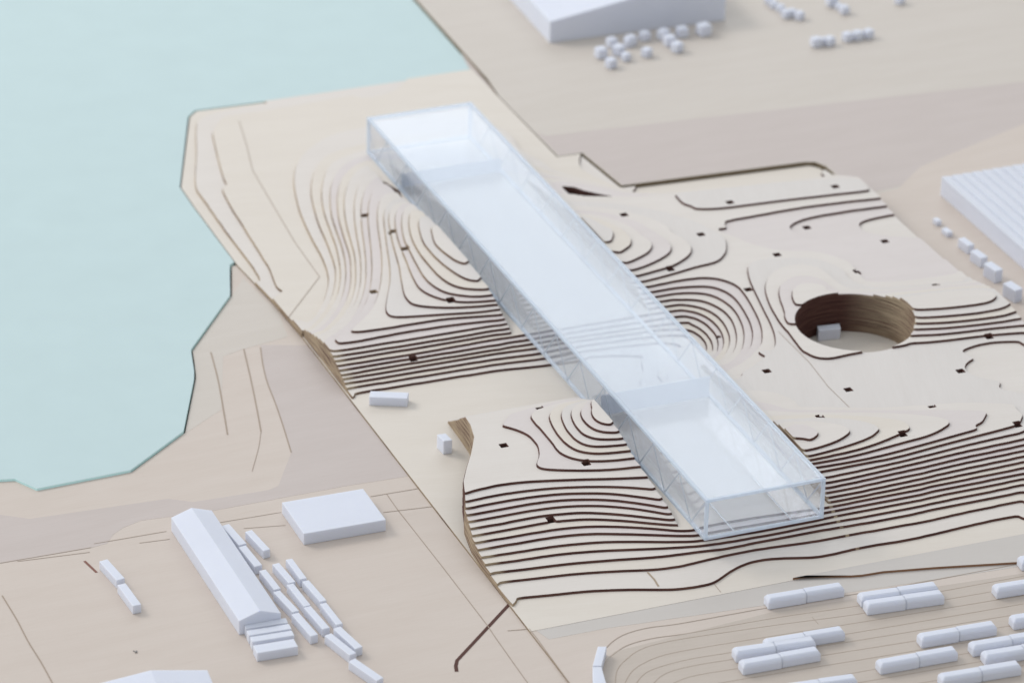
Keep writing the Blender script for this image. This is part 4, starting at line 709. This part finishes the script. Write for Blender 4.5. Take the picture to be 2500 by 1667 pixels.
# row houses, lower right: chamfered white bars made of two units each
def rowhouse(o, s, a, b, label, h=0.175, depth=0.20, ends=True):
    A_, B_ = un(o[0] + a[0] / s, o[1] + a[1] / s, ZF + 0.0016), un(o[0] + b[0] / s, o[1] + b[1] / s, ZF + 0.0016)
    u = (B_ - A_)[:2]; Lh = np.linalg.norm(u); u = u / Lh; v = np.array([-u[1], u[0]]); rt = empty('row_house', (A_[0], A_[1], ZF + 0.0032)); tag(rt, label, 'row house', 'row houses at the lower right')
    half = [(0, Lh * 0.497), (Lh * 0.503, Lh)]
    for i, (s0, s1) in enumerate(half):
        off = 0.012 * (1 if i else 0)
        def q(t, w_, z): return (u[0] * t + v[0] * (w_ + off), u[1] * t + v[1] * (w_ + off), z)
        ch = 0.035; V = []
        l0 = ch if i == 0 else 0; l1 = ch if i == 1 else 0
        base = [q(s0, 0, 0), q(s1, 0, 0), q(s1, depth, 0), q(s0, depth, 0)]; mid = [q(s0, 0, h * 0.72), q(s1, 0, h * 0.72), q(s1, depth, h * 0.72), q(s0, depth, h * 0.72)]
        top = [q(s0 + l0, ch, h), q(s1 - l1, ch, h), q(s1 - l1, depth - ch, h), q(s0 + l0, depth - ch, h)]
        V = base + mid + top; F = [(3, 2, 1, 0), (8, 9, 10, 11)]
        for k in range(4): F += [(k, (k + 1) % 4, 4 + (k + 1) % 4, 4 + k), (4 + k, 4 + (k + 1) % 4, 8 + (k + 1) % 4, 8 + k)]
        me = pydata('house_unit', V, F); bm = bmesh.new(); bm.from_mesh(me); bmesh.ops.recalc_face_normals(bm, faces=bm.faces); bmesh.ops.bevel(bm, geom=bm.edges[:], offset=0.009, segments=2, affect='EDGES'); bm.to_mesh(me); bm.free()
        link('house_unit', me, rt, (M_WHITE,))
    return rt
W9 = ((1900, 1267), 3.92); J6 = ((1600, 1200), 3.92)
rowhouse(*J6, (1082,1132), (1812,1012), 'chamfered white row house alone just below the left end of the brown verge edge')
rowhouse(*W9, (852,925), (1592,822), 'nearer white row house of the touching pair below the brown verge edge')
rowhouse(*W9, (795,850), (1535,742), 'farther white row house of the touching pair below the brown verge edge')
rowhouse(*W9, (2090,768), (2830,650), 'white row house cut by the right edge just below the brown verge edge')
rowhouse(*W9, (2330,500), (3000,400), 'white row house corner at the right end of the brown verge edge')
rowhouse(*W9, (1372,1240), (2095,1118), 'white row house behind the single bar in the lower right, two thirds across the group')
rowhouse(*W9, (978,1493), (1722,1360), 'single white row house in front, between the left stack of three and the right pair')
rowhouse(*W9, (1862,1322), (2620,1195), 'farther white row house of the overlapping pair at the right edge')
rowhouse(*W9, (1982,1412), (2740,1290), 'nearer white row house of the overlapping pair at the right edge')
rowhouse(*W9, (1570,1625), (2330,1500), 'lowest white row house near the bottom right corner')
rowhouse(*W9, (2252,1065), (3000,950), 'white row house cut by the right edge above the overlapping pair')
rowhouse(*J6, (1070,1555), (1818,1432), 'rearmost white row house of the left stack of three')
rowhouse(*J6, (770,1640), (1540,1530), 'middle white row house of the left stack of three')
rowhouse(*J6, (840,1760), (1585,1628), 'frontmost white row house of the left stack of three')
rowhouse(*W9, (60,1730), (760,1630), 'white row house whose roof just shows at the bottom edge')
for (q4, lab) in (([(625,1215),(710,1215),(662,1400),(575,1400)], 'upper white piece of the bent pair at the bottom edge, left of the row houses'), ([(575,1410),(662,1410),(715,1600),(580,1600)], 'lower white piece of the bent pair at the bottom edge, left of the row houses')):
    h = 0.15; pts = [un(1300 + a / 3.92, 1267 + b / 3.92, ZF + h) for a, b in q4]; cen = sum(pts) / 4
    base = [Vector((p[0] - cen[0], p[1] - cen[1], 0)) for p in pts]; ob = hexa('bent_block', base, [b_ + Vector((0, 0, h)) for b_ in base]); ob.location = (cen[0], cen[1], ZF + 0.0003); tag(ob, lab, 'model block', 'bent pair of blocks')

# a crumb of dust left on the board
cp_ = un(332, 1592, ZL); bm = bmesh.new()
for dx, dy, r in ((0, 0, 0.02), (0.015, 0.025, 0.014), (-0.02, 0.045, 0.012)):
    g0 = bmesh.ops.create_icosphere(bm, subdivisions=2, radius=r)
    for v in g0['verts']: v.co = Vector((v.co.x + dx, v.co.y + dy, v.co.z * 0.6 + r * 0.55))
me = bpy.data.meshes.new('dust_crumb'); bm.to_mesh(me); bm.free(); o = link('dust_crumb', me, None, (plain('grey_dust', (0.30, 0.29, 0.28), 0.9),)); o.location = cp_
tag(o, 'small grey crumb of dust on bare board at lower left', 'crumb')
